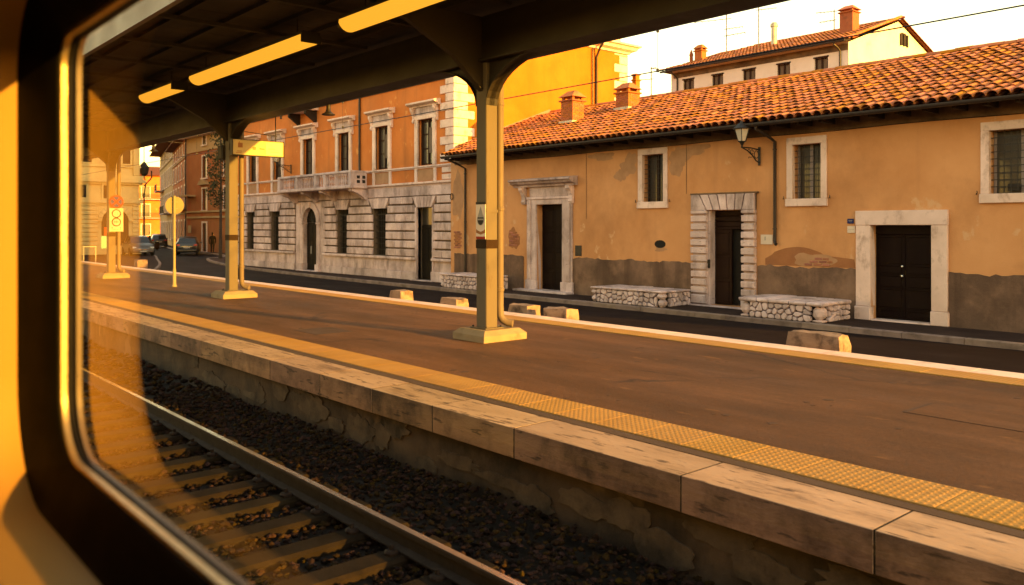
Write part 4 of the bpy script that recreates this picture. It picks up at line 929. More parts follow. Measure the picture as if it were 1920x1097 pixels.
# ================================================================== STONE BENCHES
def rubble_bench(name, label, x0, x1, y0, y1, z1, cap, seed, big=True):
    rnd = random.Random(seed)
    t = thing(name, label, 'stone bench', ((x0 + x1) / 2, (y0 + y1) / 2, ZS), 'rubble stone benches')
    part(t, 'core', MB().box(x0 + .10, x1 - .10, y0 + .10, y1 - .05, ZS, z1 - .06), BEDM)
    def stone(a, b, c, d, e, f):
        mb = MB().cbox(a, b, c, d, e, f, min(b - a, d - c, f - e) * .36, .014); part(t, 'stone', mb, STONE, smooth=False)
    zt = z1 - cap
    cw = .30 if big else .24
    def face_stone(poly, axis, at_, bul):
        """one rubble stone: an uneven polygon with a rounded, proud face"""
        cx_ = sum(p[0] for p in poly) / len(poly); cz_ = sum(p[1] for p in poly) / len(poly); n = len(poly)
        sgn = 1 if axis == 'y' else -1
        rings = []
        for (sc, dp) in ((1.0, .13), (1.0, .035), (.93, .012), (.74, .0)):
            rings.append([(cx_ + (p[0] - cx_) * sc, cz_ + (p[1] - cz_) * sc, at_ + sgn * (dp + bul)) for p in poly])
        vs = [((a, d, z) if axis == 'y' else (d, a, z)) for r_ in rings for (a, z, d) in r_]
        fs = [tuple(range(n)), tuple(range(3 * n, 4 * n))] + [(i * n + k, i * n + (k + 1) % n, (i + 1) * n + (k + 1) % n, (i + 1) * n + k) for i in range(3) for k in range(n)]
        part(t, 'stone', MB().add(vs, fs), STONE)
    def rubble_face(a0, a1, fn):
        """split a face into irregular cells (Voronoi by half-plane clipping) and set a stone in each"""
        z0_, z1_ = ZS + .004, zt - .004
        pts = []
        nr = 3; hgt = (z1_ - z0_) / nr
        for r_ in range(nr):
            a = a0 + rnd.uniform(.0, .12)
            while a < a1:
                pts.append((a + rnd.uniform(-.03, .03), z0_ + (r_ + .5) * hgt + rnd.uniform(-.045, .045))); a += rnd.uniform(.12, .27)
        for i, p in enumerate(pts):
            poly = [(a0, z0_), (a1, z0_), (a1, z1_), (a0, z1_)]
            for j, q in enumerate(pts):
                if i == j or abs(p[0] - q[0]) > .7: continue
                mx, mz = (p[0] + q[0]) / 2, (p[1] + q[1]) / 2; nx, nz2 = q[0] - p[0], q[1] - p[1]
                L = math.hypot(nx, nz2) or 1e-6; nx /= L; nz2 /= L
                out = []
                for k in range(len(poly)):
                    A, B = poly[k], poly[(k + 1) % len(poly)]
                    da = (A[0] - mx) * nx + (A[1] - mz) * nz2 + .010; db = (B[0] - mx) * nx + (B[1] - mz) * nz2 + .010
                    if da <= 0: out.append(A)
                    if (da < 0) != (db < 0):
                        t_ = da / (da - db); out.append((A[0] + (B[0] - A[0]) * t_, A[1] + (B[1] - A[1]) * t_))
                poly = out
                if len(poly) < 3: break
            if len(poly) < 3: continue
            w_ = max(q[0] for q in poly) - min(q[0] for q in poly); h_ = max(q[1] for q in poly) - min(q[1] for q in poly)
            if w_ < .03 or h_ < .025: continue
            # round the corners: cut each vertex
            rp = []
            for k in range(len(poly)):
                A, B, C_ = poly[k - 1], poly[k], poly[(k + 1) % len(poly)]
                rp.append((B[0] + (A[0] - B[0]) * .22, B[1] + (A[1] - B[1]) * .22)); rp.append((B[0] + (C_[0] - B[0]) * .22, B[1] + (C_[1] - B[1]) * .22))
            fn(rp, rnd.uniform(0, .022))
    rubble_face(x0 + cw, x1 - cw, lambda poly, bul: face_stone(poly, 'y', y0, bul))
    for a, b in ((x0, x0 + cw - .02), (x1 - cw + .02, x1)):       # corner stones
        zm = ZS + (zt - ZS) * rnd.uniform(.45, .6)
        if big: stone(a, b, y0, y0 + .34, ZS + .05, zt - .01); stone(a + .02, b - .02, y0 + .02, y0 + .3, ZS, ZS + .06)
        else: stone(a, b, y0, y0 + .3, ZS, zm - .008); stone(a, b, y0, y0 + .26, zm + .008, zt - .008)
    rubble_face(y0 + .36, y1, lambda poly, bul: face_stone(poly, 'x', x1, bul))
    # cap: irregular slabs
    x = x0 - .015
    while x < x1:
        w = min(rnd.uniform(.3, .65), x1 + .02 - x)
        if x1 - (x + w) < .2: w = x1 + .02 - x
        ym = y0 + (y1 - y0) * rnd.uniform(.4, .62)
        for ya, yb in ((y0 - .02, ym - .006), (ym + .006, y1)):
            part(t, 'cap_slab', MB().cbox(x + .006, x + w - .006, ya, yb, zt + .006, z1 + rnd.uniform(-.012, .008), .028, .008), STONE)
        x += w
rubble_bench('rubble_bench', 'rubble stone bench with two large corner boulders, between the open doorway and marble doorway', -12.2, -9.95, 18.1, 19.5, .02, .10, 11, True)
rubble_bench('rubble_bench', 'long rubble stone bench left of the rusticated doorway, under the small grilled window', -17.5, -14.75, 18.22, 19.5, .0, .07, 12, False)
rubble_bench('rubble_bench', 'far rubble stone bench half hidden behind the nearest column', -25.3, -22.7, 18.25, 19.4, .05, .07, 13, False)
# ================================================================== ROUGH STONE BOLLARDS
def bollard(x0, x1, y0, y1, z0, z1, label, seed, top=.06):
    rnd = random.Random(seed); mb = MB()
    bm = bmesh.new(); nx, ny, nz_ = 4, 3, 4
    bmesh.ops.create_cube(bm, size=1.0); bmesh.ops.subdivide_edges(bm, edges=bm.edges, cuts=4, use_grid_fill=True)
    for v in bm.verts:
        p = v.co.copy(); q = p.normalized() * .62
        f = .10
        p = p.lerp(Vector((max(-.5, min(.5, q.x)), max(-.5, min(.5, q.y)), max(-.5, min(.5, q.z)))), f)
        nzv = noise.noise_vector(p * 3.1 + Vector((seed, seed * 2, 0))) * .04
        p += nzv
        if p.z > .3: p.x *= .95; p.y *= .93
        v.co = (x0 + (p.x + .5) * (x1 - x0), y0 + (p.y + .5) * (y1 - y0), z0 + (p.z + .5) * (z1 - z0))
    bm.verts.index_update(); mb.add([v.co for v in bm.verts], [tuple(v.index for v in f.verts) for f in bm.faces]); bm.free()
    return solo('stone_bollard', mb, ROUGH, label, 'stone bollard', 'rough stone bollards beyond the platform edge', smooth=True)
bollard(-6.92, -6.05, 11.5, 11.85, ZR, .20, 'largest rough stone bollard beyond the far platform edge, in front of the marble doorway', 1)
bollard(-12.4, -11.7, 11.5, 11.86, ZR, .16, 'rough stone bollard with dark cracks right of the nearest column, second from right', 2)
bollard(-13.48, -12.85, 11.5, 11.9, ZR, .15, 'rounded stone bollard just right of the nearest column', 3)
bollard(-15.95, -15.28, 11.5, 11.86, ZR, .13, 'low stone bollard just left of the nearest column', 4)
bollard(-18.12, -17.62, 11.5, 11.9, ZR, .18, 'rounded boulder-like bollard second to the left of the nearest column', 5)
bollard(-44.4, -43.8, 13.0, 13.5, ZS, .12, 'lone pale stone bollard on the far pavement left of the pole sign', 6)
# ================================================================== PALAZZO
YP = 19.9
PX0, PX1 = -48.0, -26.59
PA = thing('palazzo', 'orange palazzo with rusticated stone ground floor, long balcony and sunlit yellow side wall', 'palazzo', (-37, YP, ZS))
bays = [-28.56, -31.95, -35.37, -39.02, -42.58, -45.8]
F1 = [(c - .54, c + .54, 4.36, 6.27) for c in bays]
MZ = [(c - .42, c + .42, 8.12, 9.25) for c in bays]
part(PA, 'upper_wall', MB().wall(PX0, PX1, 3.5, 10.0, YP, F1 + MZ, .26).box(PX0 + .02, PX1 - .012, YP + .27, 30.15, ZS, 9.99), PLAST_R)
part(PA, 'side_wall', MB().box(PX1 - .011, PX1 + .004, YP + .0, 30.2, ZS, 10.0), PLAST_Y, 'sunlit yellow side wall of the palazzo')
GW = [(-46.44, -45.41, .52, 2.62), (-43.25, -42.19, .52, 2.62), (-35.9, -34.88, .52, 2.6), (-32.59, -31.47, .52, 2.6)]
GD = (-29.06, -27.94, -.42, 2.6); AD = (-40.3, -37.2, -.44, 3.06)
part(PA, 'ground_wall', MB().wall(PX0, PX1, ZS, 3.5, YP - .05, GW + [GD, AD], .3), JOINT_SHADE)  # wall core behind the blocks, joint shade put into its colour
# rusticated blocks, course by course
courses = [.50, .86, 1.22, 1.60, 1.98, 2.36, 2.73, 3.08]
ops = sorted(GW + [GD, AD])
for ci in range(7):
    z0, z1 = courses[ci], courses[ci + 1]
    segs = []; cur = PX0
    for (a, b, c, d) in ops:
        vs_ = .0
        if (a, b, c, d) != AD and ci >= 6: vs_ = .32
        elif (a, b, c, d) != AD and z1 > 2.6: vs_ = .14
        if z0 < d + .45: segs.append((cur, a - vs_)); cur = b + vs_
    segs.append((cur, PX1))
    for (a, b) in segs:
        n = max(1, round((b - a) / .85)); e = (b - a) / n
        cuts = [a] + [a + e * (k + (random.uniform(-.12, .12))) for k in range(1, n)] + [b]
        for k in range(n):
            part(PA, 'stone_block', MB().cbox(cuts[k] + .008, cuts[k + 1] - .008, YP - .15, YP - .049, z0 + .032, z1 - .032, .022, .004), STONE)
# voussoirs over windows and side door
for (a, b, c, d) in GW + [GD]:
    n = 6
    for k in range(n):
        b0 = a + (b - a) * k / n; b1 = a + (b - a) * (k + 1) / n
        A_, B_ = a - .30, b + .30
        t0 = A_ + (B_ - A_) * k / n; t1 = A_ + (B_ - A_) * (k + 1) / n
        part(PA, 'voussoir', MB().prism([(b0 + .012, d + .005), (b1 - .012, d + .005), (t1 - .014, 3.06), (t0 + .014, 3.06)], YP - .16, YP - .049, 'y'), STONE)
# frieze slabs, base, dado and sill mouldings
def spans(z_lo, z_hi, x0=PX0, x1=PX1):
    cur = x0; out = []
    for (a, b, c, d) in ops:
        if c < z_hi and d > z_lo: out.append((cur, a)); cur = b
    out.append((cur, x1)); return out
for (a, b) in spans(3.08, 3.49, PX0, PX1):
    n = max(1, round((b - a) / .75))
    for k in range(n): part(PA, 'frieze_slab', MB().cbox(a + (b - a) * k / n + .004, a + (b - a) * (k + 1) / n - .004, YP - .10, YP - .049, 3.10, 3.50, .008), STONE)
for (a, b) in spans(-.3, .3):
    if a == GD[1]: pass
    n = max(1, round((b - a) / 1.1))
    for k in range(n):
        part(PA, 'dado_slab', MB().cbox(a + (b - a) * k / n + .004, a + (b - a) * (k + 1) / n - .004, YP - .10, YP - .049, -.12, .375, .008), STONE)
        part(PA, 'base_slab', MB().cbox(a + (b - a) * k / n + .004, a + (b - a) * (k + 1) / n - .004, YP - .17, YP - .049, ZS, -.125, .015, .003), STONE)
    part(PA, 'sill_moulding', MB().cbox(a + .002, b - .002, YP - .21, YP - .049, .38, .495, .02), STONE)
part(PA, 'corner_plinth', MB().cbox(-27.9, PX1 + .04, YP - .24, YP - .171, ZS, -.05, .015), STONE)
# ground floor windows: dark shutters and grilles
for (a, b, c, d) in GW:
    w = part(PA, 'ground_window', MB().box(a, b, YP + .20, YP + .245, c, d), WOOD_G)
    g = MB()
    for k in range(1, 7): g.tube((a + (b - a) * k / 7, YP + .06, c), (a + (b - a) * k / 7, YP + .06, d), .011, n=6, cap=False)
    for k in range(1, 8): g.box(a, b, YP + .048, YP + .072, c + (d - c) * k / 8 - .01, c + (d - c) * k / 8 + .01)
    part(w, 'grille', g, IRON)
w = part(PA, 'side_door', MB().box(GD[0], GD[1], YP + .20, YP + .245, GD[2], GD[3]), WOOD_G, 'tall narrow dark door at the palazzo corner')
m_ = (GD[0] + GD[1]) / 2
for a, b in ((GD[0] + .01, m_ - .004), (m_ + .004, GD[1] - .01)): leaf(w, a, b, GD[2] + .02, 1.72, YP + .14, [(.05, .45), (.52, .95)], WOOD_G)
part(w, 'transom', MB().cbox(GD[0] + .01, GD[1] - .01, YP + .12, YP + .19, 1.74, 1.85, .01), WOOD_G)
part(w, 'fanlight', MB().box(GD[0] + .03, GD[1] - .03, YP + .17, YP + .175, 1.87, 2.58), GLASS_D)
for a, b in ((GD[0] - .12, GD[0]), (GD[1], GD[1] + .10)): part(w, 'jamb', MB().cbox(a, b, YP - .15, YP + .1, -.44, 2.6, .01), STONE)
part(w, 'step', MB().cbox(-29.3, -27.7, YP - .32, YP + .2, ZS - .02, -.425, .015), STONE)
# arched portal
cx = -38.7; r_in = .745; spz = 2.0
pt = part(PA, 'arched_portal', MB().box(AD[0], AD[1], YP + .22, YP + .249, AD[2], AD[3]), STONE, 'round-arched dark door in a moulded stone portal below the balcony')
pl = MB(); N = 14
for k in range(N):
    a0 = math.pi * k / N; a1 = math.pi * (k + 1) / N
    q = [(cx + r_in * math.cos(a0), spz + r_in * math.sin(a0)), (cx + r_in * math.cos(a1), spz + r_in * math.sin(a1))]
    def outp(a):
        c_, s_ = math.cos(a), math.sin(a); tt = min(1.54 / max(abs(c_), 1e-6), 1.05 / max(s_, 1e-6)); return (cx + tt * c_, spz + tt * s_)
    pl.prism([q[0], q[1], outp(a1), outp(a0)], YP - .045, YP + .22, 'y')
part(pt, 'spandrel', pl, STONE)
for k in range(13):
    a0 = math.pi * k / 13 + .008; a1 = math.pi * (k + 1) / 13 - .008
    ro = 1.06 if k != 6 else 1.18
    part(pt, 'arch_stone', MB().prism([(cx + r_in * math.cos(a0), spz + r_in * math.sin(a0)), (cx + r_in * math.cos(a1), spz + r_in * math.sin(a1)), (cx + ro * math.cos(a1), min(3.05, spz + ro * math.sin(a1))), (cx + ro * math.cos(a0), min(3.05, spz + ro * math.sin(a0)))], YP - (.13 if k != 6 else .18), YP - .046, 'y'), STONE)
for s in (-1, 1):
    a, b = sorted((cx + s * r_in, cx + s * 1.1))
    part(pt, 'pier', MB().cbox(a, b, YP - .12, YP + .22, -.1, spz - .09, .012, .003), STONE)
    part(pt, 'impost', MB().cbox(a - .03, b + .03, YP - .15, YP + .2, spz - .088, spz - .004, .015), STONE)
    part(pt, 'pier_base', MB().cbox(a - .04, b + .04, YP - .2, YP + .2, ZS, -.103, .015, .004), STONE)
    a, b = sorted((cx + s * 1.11, cx + s * 1.53))
    part(pt, 'pilaster', MB().cbox(a, b, YP - .09, YP - .02, ZS, 3.05, .01, .002), STONE)
part(pt, 'tympanum', MB().prism([(cx + r_in * math.cos(math.pi * k / 14), spz + r_in * math.sin(math.pi * k / 14)) for k in range(15)], YP + .13, YP + .16, 'y'), WOOD_G)
gr = MB()
for k in range(1, 8): gr.tube((cx, YP + .1, spz), (cx + r_in * math.cos(math.pi * k / 8), YP + .1, spz + r_in * math.sin(math.pi * k / 8)), .012, n=5)
part(pt, 'fanlight_grille', gr, IRON)
for a, b in ((cx - r_in, cx - .004), (cx + .004, cx + r_in)): leaf(pt, a, b, -.42, spz - .01, YP + .14, [(.04, .22), (.27, .6), (.65, .95)], WOOD_G)
part(pt, 'letter_plate', MB().box(cx - .32, cx - .2, YP + .118, YP + .123, .4, .8), SIGNG)
part(pt, 'step', MB().cbox(cx - 1.2, cx + 1.2, YP - .3, YP + .2, ZS - .02, -.425, .015), STONE)
# string courses and pedestal zone
def moulding(z0, z1, proj, x0=PX0, x1=PX1 + .05, m=MARBLE):
    pr = [(YP + .01, z0), (YP - proj * .4, z0), (YP - proj * .55, z0 + (z1 - z0) * .35), (YP - proj, z0 + (z1 - z0) * .5), (YP - proj, z1 - .012), (YP - proj + .02, z1), (YP + .01, z1)]
    part(PA, 'string_course', MB().prism(pr, x0, x1, 'x'), m)
moulding(3.50, 3.66, .20); moulding(4.22, 4.33, .10); moulding(7.76, 7.95, .14)
for (a, b, c, d) in F1:
    for xx in (a - .24, b + .06): part(PA, 'pedestal', MB().cbox(xx, xx + .18, YP - .06, YP + .01, 3.661, 4.219, .008), MARBLE)
    part(PA, 'apron_panel', MB().box(a - .05, b + .05, YP - .015, YP + .01, 3.70, 4.19), PATCH_G)
# first-floor windows with hoods
for i, (a, b, c, d) in enumerate(F1):
    w = part(PA, 'window', MB().box(a, b, YP + .22, YP + .255, c, d), DARK)
    for s, (e, f) in enumerate(((a - .22, a), (b, b + .22))):
        part(w, 'architrave', MB().cbox(e, f, YP - .08, YP + .06, 4.335, 6.27, .012), MARBLE)
    part(w, 'lintel', MB().cbox(a - .22, b + .22, YP - .082, YP + .06, 6.272, 6.44, .012), MARBLE)
    part(w, 'frieze', MB().cbox(a - .16, b + .16, YP - .06, YP + .02, 6.442, 6.78, .008), STONE)
    hd = [(YP + .01, 6.78), (YP - .12, 6.78), (YP - .15, 6.84), (YP - .28, 6.88), (YP - .34, 6.91), (YP - .34, 6.98), (YP + .01, 7.03)]
    part(w, 'hood', MB().prism(hd, a - .50, b + .50, 'x'), MARBLE)
    for xx in (a - .28, b + .28):
        pr = [(YP - .0, 6.14), (YP - .10, 6.16), (YP - .13, 6.24), (YP - .09, 6.34), (YP - .13, 6.5), (YP - .22, 6.66), (YP - .23, 6.779), (YP - .0, 6.779)]
        part(w, 'console', MB().prism(pr, xx - .06, xx + .06, 'x'), MARBLE)
    cc = (a + b) / 2
    for x0, x1 in ((a + .01, a + .10), (cc - .05, cc + .05), (b - .10, b - .01)):
        part(w, 'casement', MB().cbox(x0, x1, YP + .13, YP + .175, c + .01, d - .01, .006), WINWOOD)
    for z in (c + .06, c + .7, c + 1.3, d - .08): part(w, 'glazing_bar', MB().box(a + .101, cc - .051, YP + .14, YP + .172, z - .025, z + .025).box(cc + .051, b - .101, YP + .14, YP + .172, z - .025, z + .025), WINWOOD)
    part(w, 'pane', MB().box(a + .1, b - .1, YP + .178, YP + .182, c + .02, d - .02), GLASS_D)
    if i in (0, 1, 4): part(w, 'curtain', MB().box(cc + .06, b - .11, YP + .122, YP + .128, c + .5, d - .35), CURTAIN)
for (a, b, c, d) in MZ:
    w = part(PA, 'mezzanine_window', MB().box(a, b, YP + .22, YP + .255, c, d), DARK)
    for e, f in ((a - .24, a), (b, b + .24)): part(w, 'architrave', MB().cbox(e, f, YP - .05, YP + .05, 7.955, d, .01), MARBLE)
    part(w, 'lintel', MB().cbox(a - .24, b + .24, YP - .052, YP + .05, d + .002, d + .2, .01), MARBLE)
    part(w, 'pane', MB().box(a + .05, b - .05, YP + .19, YP + .2, c + .03, d - .03), GLASS_D)
    part(w, 'casement', MB().cbox((a + b) / 2 - .035, (a + b) / 2 + .035, YP + .15, YP + .186, c, d, .006), WINWOOD)
# top cornice (wraps the corner) and set-back attic
cp = [(0, 10.0), (.10, 10.02), (.14, 10.10), (.34, 10.18), (.40, 10.30), (.52, 10.34), (.52, 10.42), (0, 10.47)]
part(PA, 'cornice', MB().prism([(YP - o_, z) for o_, z in cp], PX0, PX1, 'x'), MARBLE)
vs = []; 
for y in (YP - .0, 30.2):
    for o_, z in cp:
        vs.append((PX1 + o_ + .002, (y - o_ if y < 25 else y + o_), z))
n8 = len(cp)
part(PA, 'cornice', MB().add(vs, [(k, (k + 1) % n8, n8 + (k + 1) % n8, n8 + k) for k in range(n8)] + [tuple(range(n8)), tuple(range(n8, 2 * n8))]), MARBLE)
part(PA, 'attic', MB().box(PX0 + 1, PX1 - .35, YP + 1.2, 30.1, 10.3, 12.6), PLAST_Y)
for k in range(6): part(PA, 'quoin', MB().cbox(PX1 - .36 - (.5 if k % 2 else .3), PX1 - .33, 29.4 + (.2 if k % 2 else 0), 30.14, 10.45 + k * .36, 10.79 + k * .36, .015), MARBLE)
# quoins at the two corners of the side wall
z = 4.40; k = 0
while z < 9.95:
    h = .345; lx = .92 if k % 2 == 0 else .56; ly = .66 if k % 2 == 0 else 1.0
    part(PA, 'quoin', MB().cbox(PX1 - lx, PX1 + .035, YP - .05, YP + ly, z + .008, min(9.99, z + h) - .008, .018), MARBLE)
    z += h; k += 1
for a in (3.70, 3.98): part(PA, 'quoin', MB().cbox(PX1 - .8, PX1 + .035, YP - .05, YP + .7, a, a + .22, .018), MARBLE)
z = 4.3; k = 0
while z < 9.95:
    ly = .95 if k % 2 == 0 else .6
    part(PA, 'quoin', MB().cbox(PX1 - .3, PX1 + .04, 30.24 - ly, 30.24, z + .01, min(9.99, z + .40) - .01, .018), MARBLE); z += .40; k += 1
# balcony
bal = part(PA, 'balcony', MB().cbox(-40.45, -32.9, YP - 1.05, YP - .2, 3.52, 3.66, .02), STONE, 'long stone balcony with balusters above the arched portal')
part(bal, 'hand_rail', MB().cbox(-40.42, -32.93, YP - 1.04, YP - .82, 4.22, 4.33, .02).cbox(-33.15, -32.935, YP - .815, YP - .05, 4.22, 4.33, .02).cbox(-40.42, -40.2, YP - .815, YP - .05, 4.22, 4.33, .02), STONE)
posts = [-40.3, -38.35, -36.35, -35.45, -33.06]
for p in posts: part(bal, 'pedestal', MB().cbox(p - .13, p + .13, YP - 1.03, YP - .83, 3.661, 4.219, .012), STONE)
bl = MESH_BAL = mesh_only('baluster', MB().lathe([(.036, 0), (.036, .04), (.02, .06), (.036, .16), (.04, .22), (.02, .36), (.018, .42), (.032, .48), (.032, .545)], (0, 0, 0), 8), STONE, True)
for p, q in zip(posts[:-1], posts[1:]):
    n = max(2, int((q - p - .3) / .155)); 
    for k in range(n): inst(bal, 'baluster', bl, (p + .2 + (q - p - .4) * k / (n - 1), YP - .93, 3.675))
for yy in (YP - .68, YP - .45): inst(bal, 'baluster', bl, (-33.06, yy, 3.675))
part(bal, 'end_panel', MB().cbox(-33.165, -32.95, YP - .82, YP - .2, 3.661, 4.219, .01), STONE)
for r_ in range(2):
    for c_ in range(2): part(bal, 'pierced_slot', MB().box(-32.949, -32.944, YP - .72 + c_ * .28, YP - .56 + c_ * .28, 3.76 + r_ * .2, 3.90 + r_ * .2), DARK)
for xx in (-40.15, -37.9, -36.0, -33.2):
    pr = [(YP - .1, 3.0), (YP - .22, 3.02), (YP - .3, 3.12), (YP - .55, 3.28), (YP - .9, 3.40), (YP - .95, 3.519), (YP - .1, 3.519)]
    part(bal, 'corbel', MB().prism(pr, xx - .16, xx + .16, 'x'), STONE)
# small bracketed ledge below the upper string course
lg = part(PA, 'ledge', MB().cbox(-40.3, -37.9, YP - .75, YP + .01, 7.62, 7.75, .015), MARBLE)
for xx in (-40.0, -38.2): part(lg, 'bracket', MB().prism([(YP, 7.0), (YP - .62, 7.45), (YP - .62, 7.62), (YP, 7.62)], xx - .1, xx + .1, 'x'), EAVES)
p = part(PA, 'downpipe', MB().path([(-33.85, YP - .06, 7.75), (-33.85, YP - .06, 4.6), (-33.8, YP - .07, 4.35), (-33.5, YP - .15, 3.95), (-33.2, YP - .2, 3.72)], .05, 10), PIPE_D, smooth=True)
p = part(PA, 'downpipe', MB().path([(PX1 + .5, 28.0, 10.2), (PX1 + .3, 28.0, 10.0), (PX1 + .08, 28.0, 9.6), (PX1 + .08, 28.0, 6.0)], .055, 10), PIPE_D, smooth=True)
p = part(PA, 'downpipe', MB().path([(PX1 + .08, 27.75, 10.0), (PX1 + .08, 27.75, 6.0)], .03, 8), PIPE_D, smooth=True)
part(PA, 'street_number', MB().box(-27.25, -27.0, YP - .132, YP - .126, 2.86, 2.93), SIGNK)
wall_lantern(-40.95, YP - .012, 5.0, .82, 1.0, 'black iron wall lantern on the orange palazzo left of its balcony')
# wall bracket where the utility cable is tied, between palazzo and house
part(PA, 'cable_ring', MB().path([(-26.45 + .09 * math.cos(R(30 * k)), YP - .24, 2.98 + .12 * math.sin(R(30 * k))) for k in range(13)], .016, 6), IRON)
part(PA, 'chimney_stack', MB().box(-26.75, -26.5, 30.75, 31.05, 4, 8.85).cbox(-26.8, -26.45, 30.7, 31.1, 8.85, 8.92, .02).box(-26.74, -26.66, 30.76, 31.04, 8.92, 9.12).box(-26.59, -26.51, 30.76, 31.04, 8.92, 9.12).cbox(-26.79, -26.46, 30.71, 31.09, 9.12, 9.18, .02), PLAST_Y)
# ================================================================== HOUSE BEHIND WITH THE GABLE
YW = 40.0; XWg, XWl = -20.57, -31.7
WH = thing('gabled_house', 'tall pale house with sunlit yellow gable and tiled roof rising behind the ochre house', 'house', (-26, YW + 5, ZS))
WW = [(x0, x1, 9.72, 10.48) for x0, x1 in ((-22.41, -21.66), (-24.57, -23.8), (-26.7, -25.9), (-28.76, -28.0), (-30.81, -30.02))]
part(WH, 'wall', MB().wall(XWl, XWg, ZS, 11.15, YW, WW, .25).box(XWl + .01, XWg - .02, YW + .27, 50.9, ZS, 11.1), PLAST_W)
part(WH, 'gable_wall', MB().prism([(YW + .0, ZS), (51.0, ZS), (51.0, 11.1), (45.5, 12.95), (YW, 11.05)], XWg - .019, XWg + .002, 'x'), PLAST_W)
part(WH, 'stained_shade_band', MB().box(XWl + .2, XWg - .02, YW - .012, YW + .005, 10.66, 11.0), PLAST_S)
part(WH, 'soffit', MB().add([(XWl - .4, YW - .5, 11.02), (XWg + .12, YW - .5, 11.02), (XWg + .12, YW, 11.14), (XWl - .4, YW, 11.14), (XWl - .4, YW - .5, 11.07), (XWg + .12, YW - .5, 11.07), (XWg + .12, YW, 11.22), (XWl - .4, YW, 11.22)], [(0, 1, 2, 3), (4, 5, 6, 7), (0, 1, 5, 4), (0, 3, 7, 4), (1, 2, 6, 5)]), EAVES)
part(WH, 'gutter', MB().tube((XWl - .4, YW - .55, 11.06), (XWg + .1, YW - .55, 11.06), .06, n=8), PIPE_D)
for (a, b, c, d) in WW:
    w = part(WH, 'window', MB().box(a, b, YW + .2, YW + .24, c, d), DARK)
    part(w, 'pane', MB().box(a + .08, b - .08, YW + .155, YW + .165, c + .05, d - .05), CURTAIN)
    for e, f in ((a, a + .1), ((a + b) / 2 - .05, (a + b) / 2 + .05), (b - .1, b)): part(w, 'frame', MB().box(e, f, YW + .1, YW + .15, c, d), WINWOOD)
    part(w, 'lintel', MB().box(a - .05, b + .05, YW - .03, YW + .1, d, d + .07), WINWOOD)
    part(w, 'sill', MB().box(a - .06, b + .06, YW - .07, YW + .1, c - .07, c), MARBLE)
gwn = part(WH, 'gable_window', MB().prism([(45.7, 11.72), (46.55, 11.72), (46.55, 12.3), (46.35, 12.42), (45.9, 12.42), (45.7, 12.3)], XWg + .003, XWg + .02, 'x'), DARK)
for (a, b) in ((45.66, 45.78), (46.06, 46.18), (46.46, 46.6)): part(gwn, 'post', MB().box(XWg + .021, XWg + .07, a, b, 11.68, 12.34), EAVES)
rf = part(WH, 'roof', MB().add([(XWl - .45, YW - .58, 11.08), (XWg + .18, YW - .58, 11.08), (XWg + .18, 45.5, 13.05), (XWl + 2.2, 45.5, 13.05), (XWl - .45, 51.4, 11.1), (XWg + .18, 51.4, 11.1)], [(0, 1, 2, 3), (3, 2, 5, 4), (0, 3, 4)]), TILE_P)
roof_tiles(rf, XWl - .4, XWg + .18, YW - .58, 11.10, 45.5, 13.06, .22, .36, .11, 0, keep=lambda x, y: x > XWl - .4 + max(0, (y - YW + .6)) * .45, seg=4)
for k in range(28):
    xx = XWl + 2.2 + k * .40
    if xx < XWg + .1: inst(rf, 'ridge_tile', RT, (xx, 45.5, 13.09), (0, random.uniform(-.02, .03), 0))
for k in range(16): inst(rf, 'verge_tile', RT, (XWg + .16, YW - .5 + k * .37, 11.12 + k * .126), (0, R(-18.4), R(90)))
for k in range(15): inst(rf, 'verge_tile', RT, (XWg + .16, 45.6 + k * .38, 13.02 - k * .128), (0, R(18.4), R(90)))
downpipe(WH, -20.98, YW - .5, YW - .06, 11.02, 8.0, .05)
downpipe(WH, -31.2, YW - .5, YW - .06, 11.02, 8.0, .05)
chimney(WH, -21.75, 42.4, .75, .75, 11.7, 13.1, brick=False)
chimney(WH, -30.6, 41.4, .55, .5, 11.3, 12.35, brick=False)
part(WH, 'flue', MB().tube((-31.2, 41.3, 11.3), (-31.2, 41.3, 12.2), .11, n=10).lathe([(.14, 12.2), (.02, 12.55)], (-31.2, 41.3, 0), 10), CHIM)
part(WH, 'vent_pipe', MB().tube((-26.6, 43, 11.9), (-26.6, 43, 13.35), .17, n=12).lathe([(.17, 13.35), (.22, 13.37), (.22, 13.5), (.13, 13.62)], (-26.6, 43, 0), 12), ZINC)
def antenna(x, y, z0, z1, arms, label):
    t = thing('roof_antenna', label, 'antenna', (x, y, z0), 'thin television aerials on the roofs')
    part(t, 'mast', MB().tube((x, y, z0), (x, y, z1), .03, n=6), AERIAL)
    for (z, a, L) in arms:
        dx, dy = math.cos(R(a)), math.sin(R(a)); mb = MB().tube((x - dx * L * .15, y - dy * L * .15, z), (x + dx * L, y + dy * L, z + .04), .02, n=5)
        for k in range(5):
            q = .15 + k * .2; cxx, cyy = x + dx * L * q, y + dy * L * q; mb.tube((cxx - dy * .22, cyy + dx * .22, z), (cxx + dy * .22, cyy - dx * .22, z), .011, n=4)
        part(t, 'boom', mb, AERIAL)
antenna(-29.3, 42.2, 11.4, 15.2, [(14.6, 20, .9), (14.2, 200, 2.0), (13.6, 20, 1.0), (13.2, 10, 1.2)], 'tallest thin television aerial with four booms on the pale gabled house')
antenna(-27.3, 42.5, 11.6, 15.2, [(15.1, 0, .3), (14.4, 30, 1.0)], 'slim television aerial left of the zinc vent pipe on the gabled house')
antenna(-24.2, 45.4, 12.9, 14.3, [(14.2, 200, 1.0), (13.7, 180, .9)], 'short television aerial on the ridge of the gabled house')
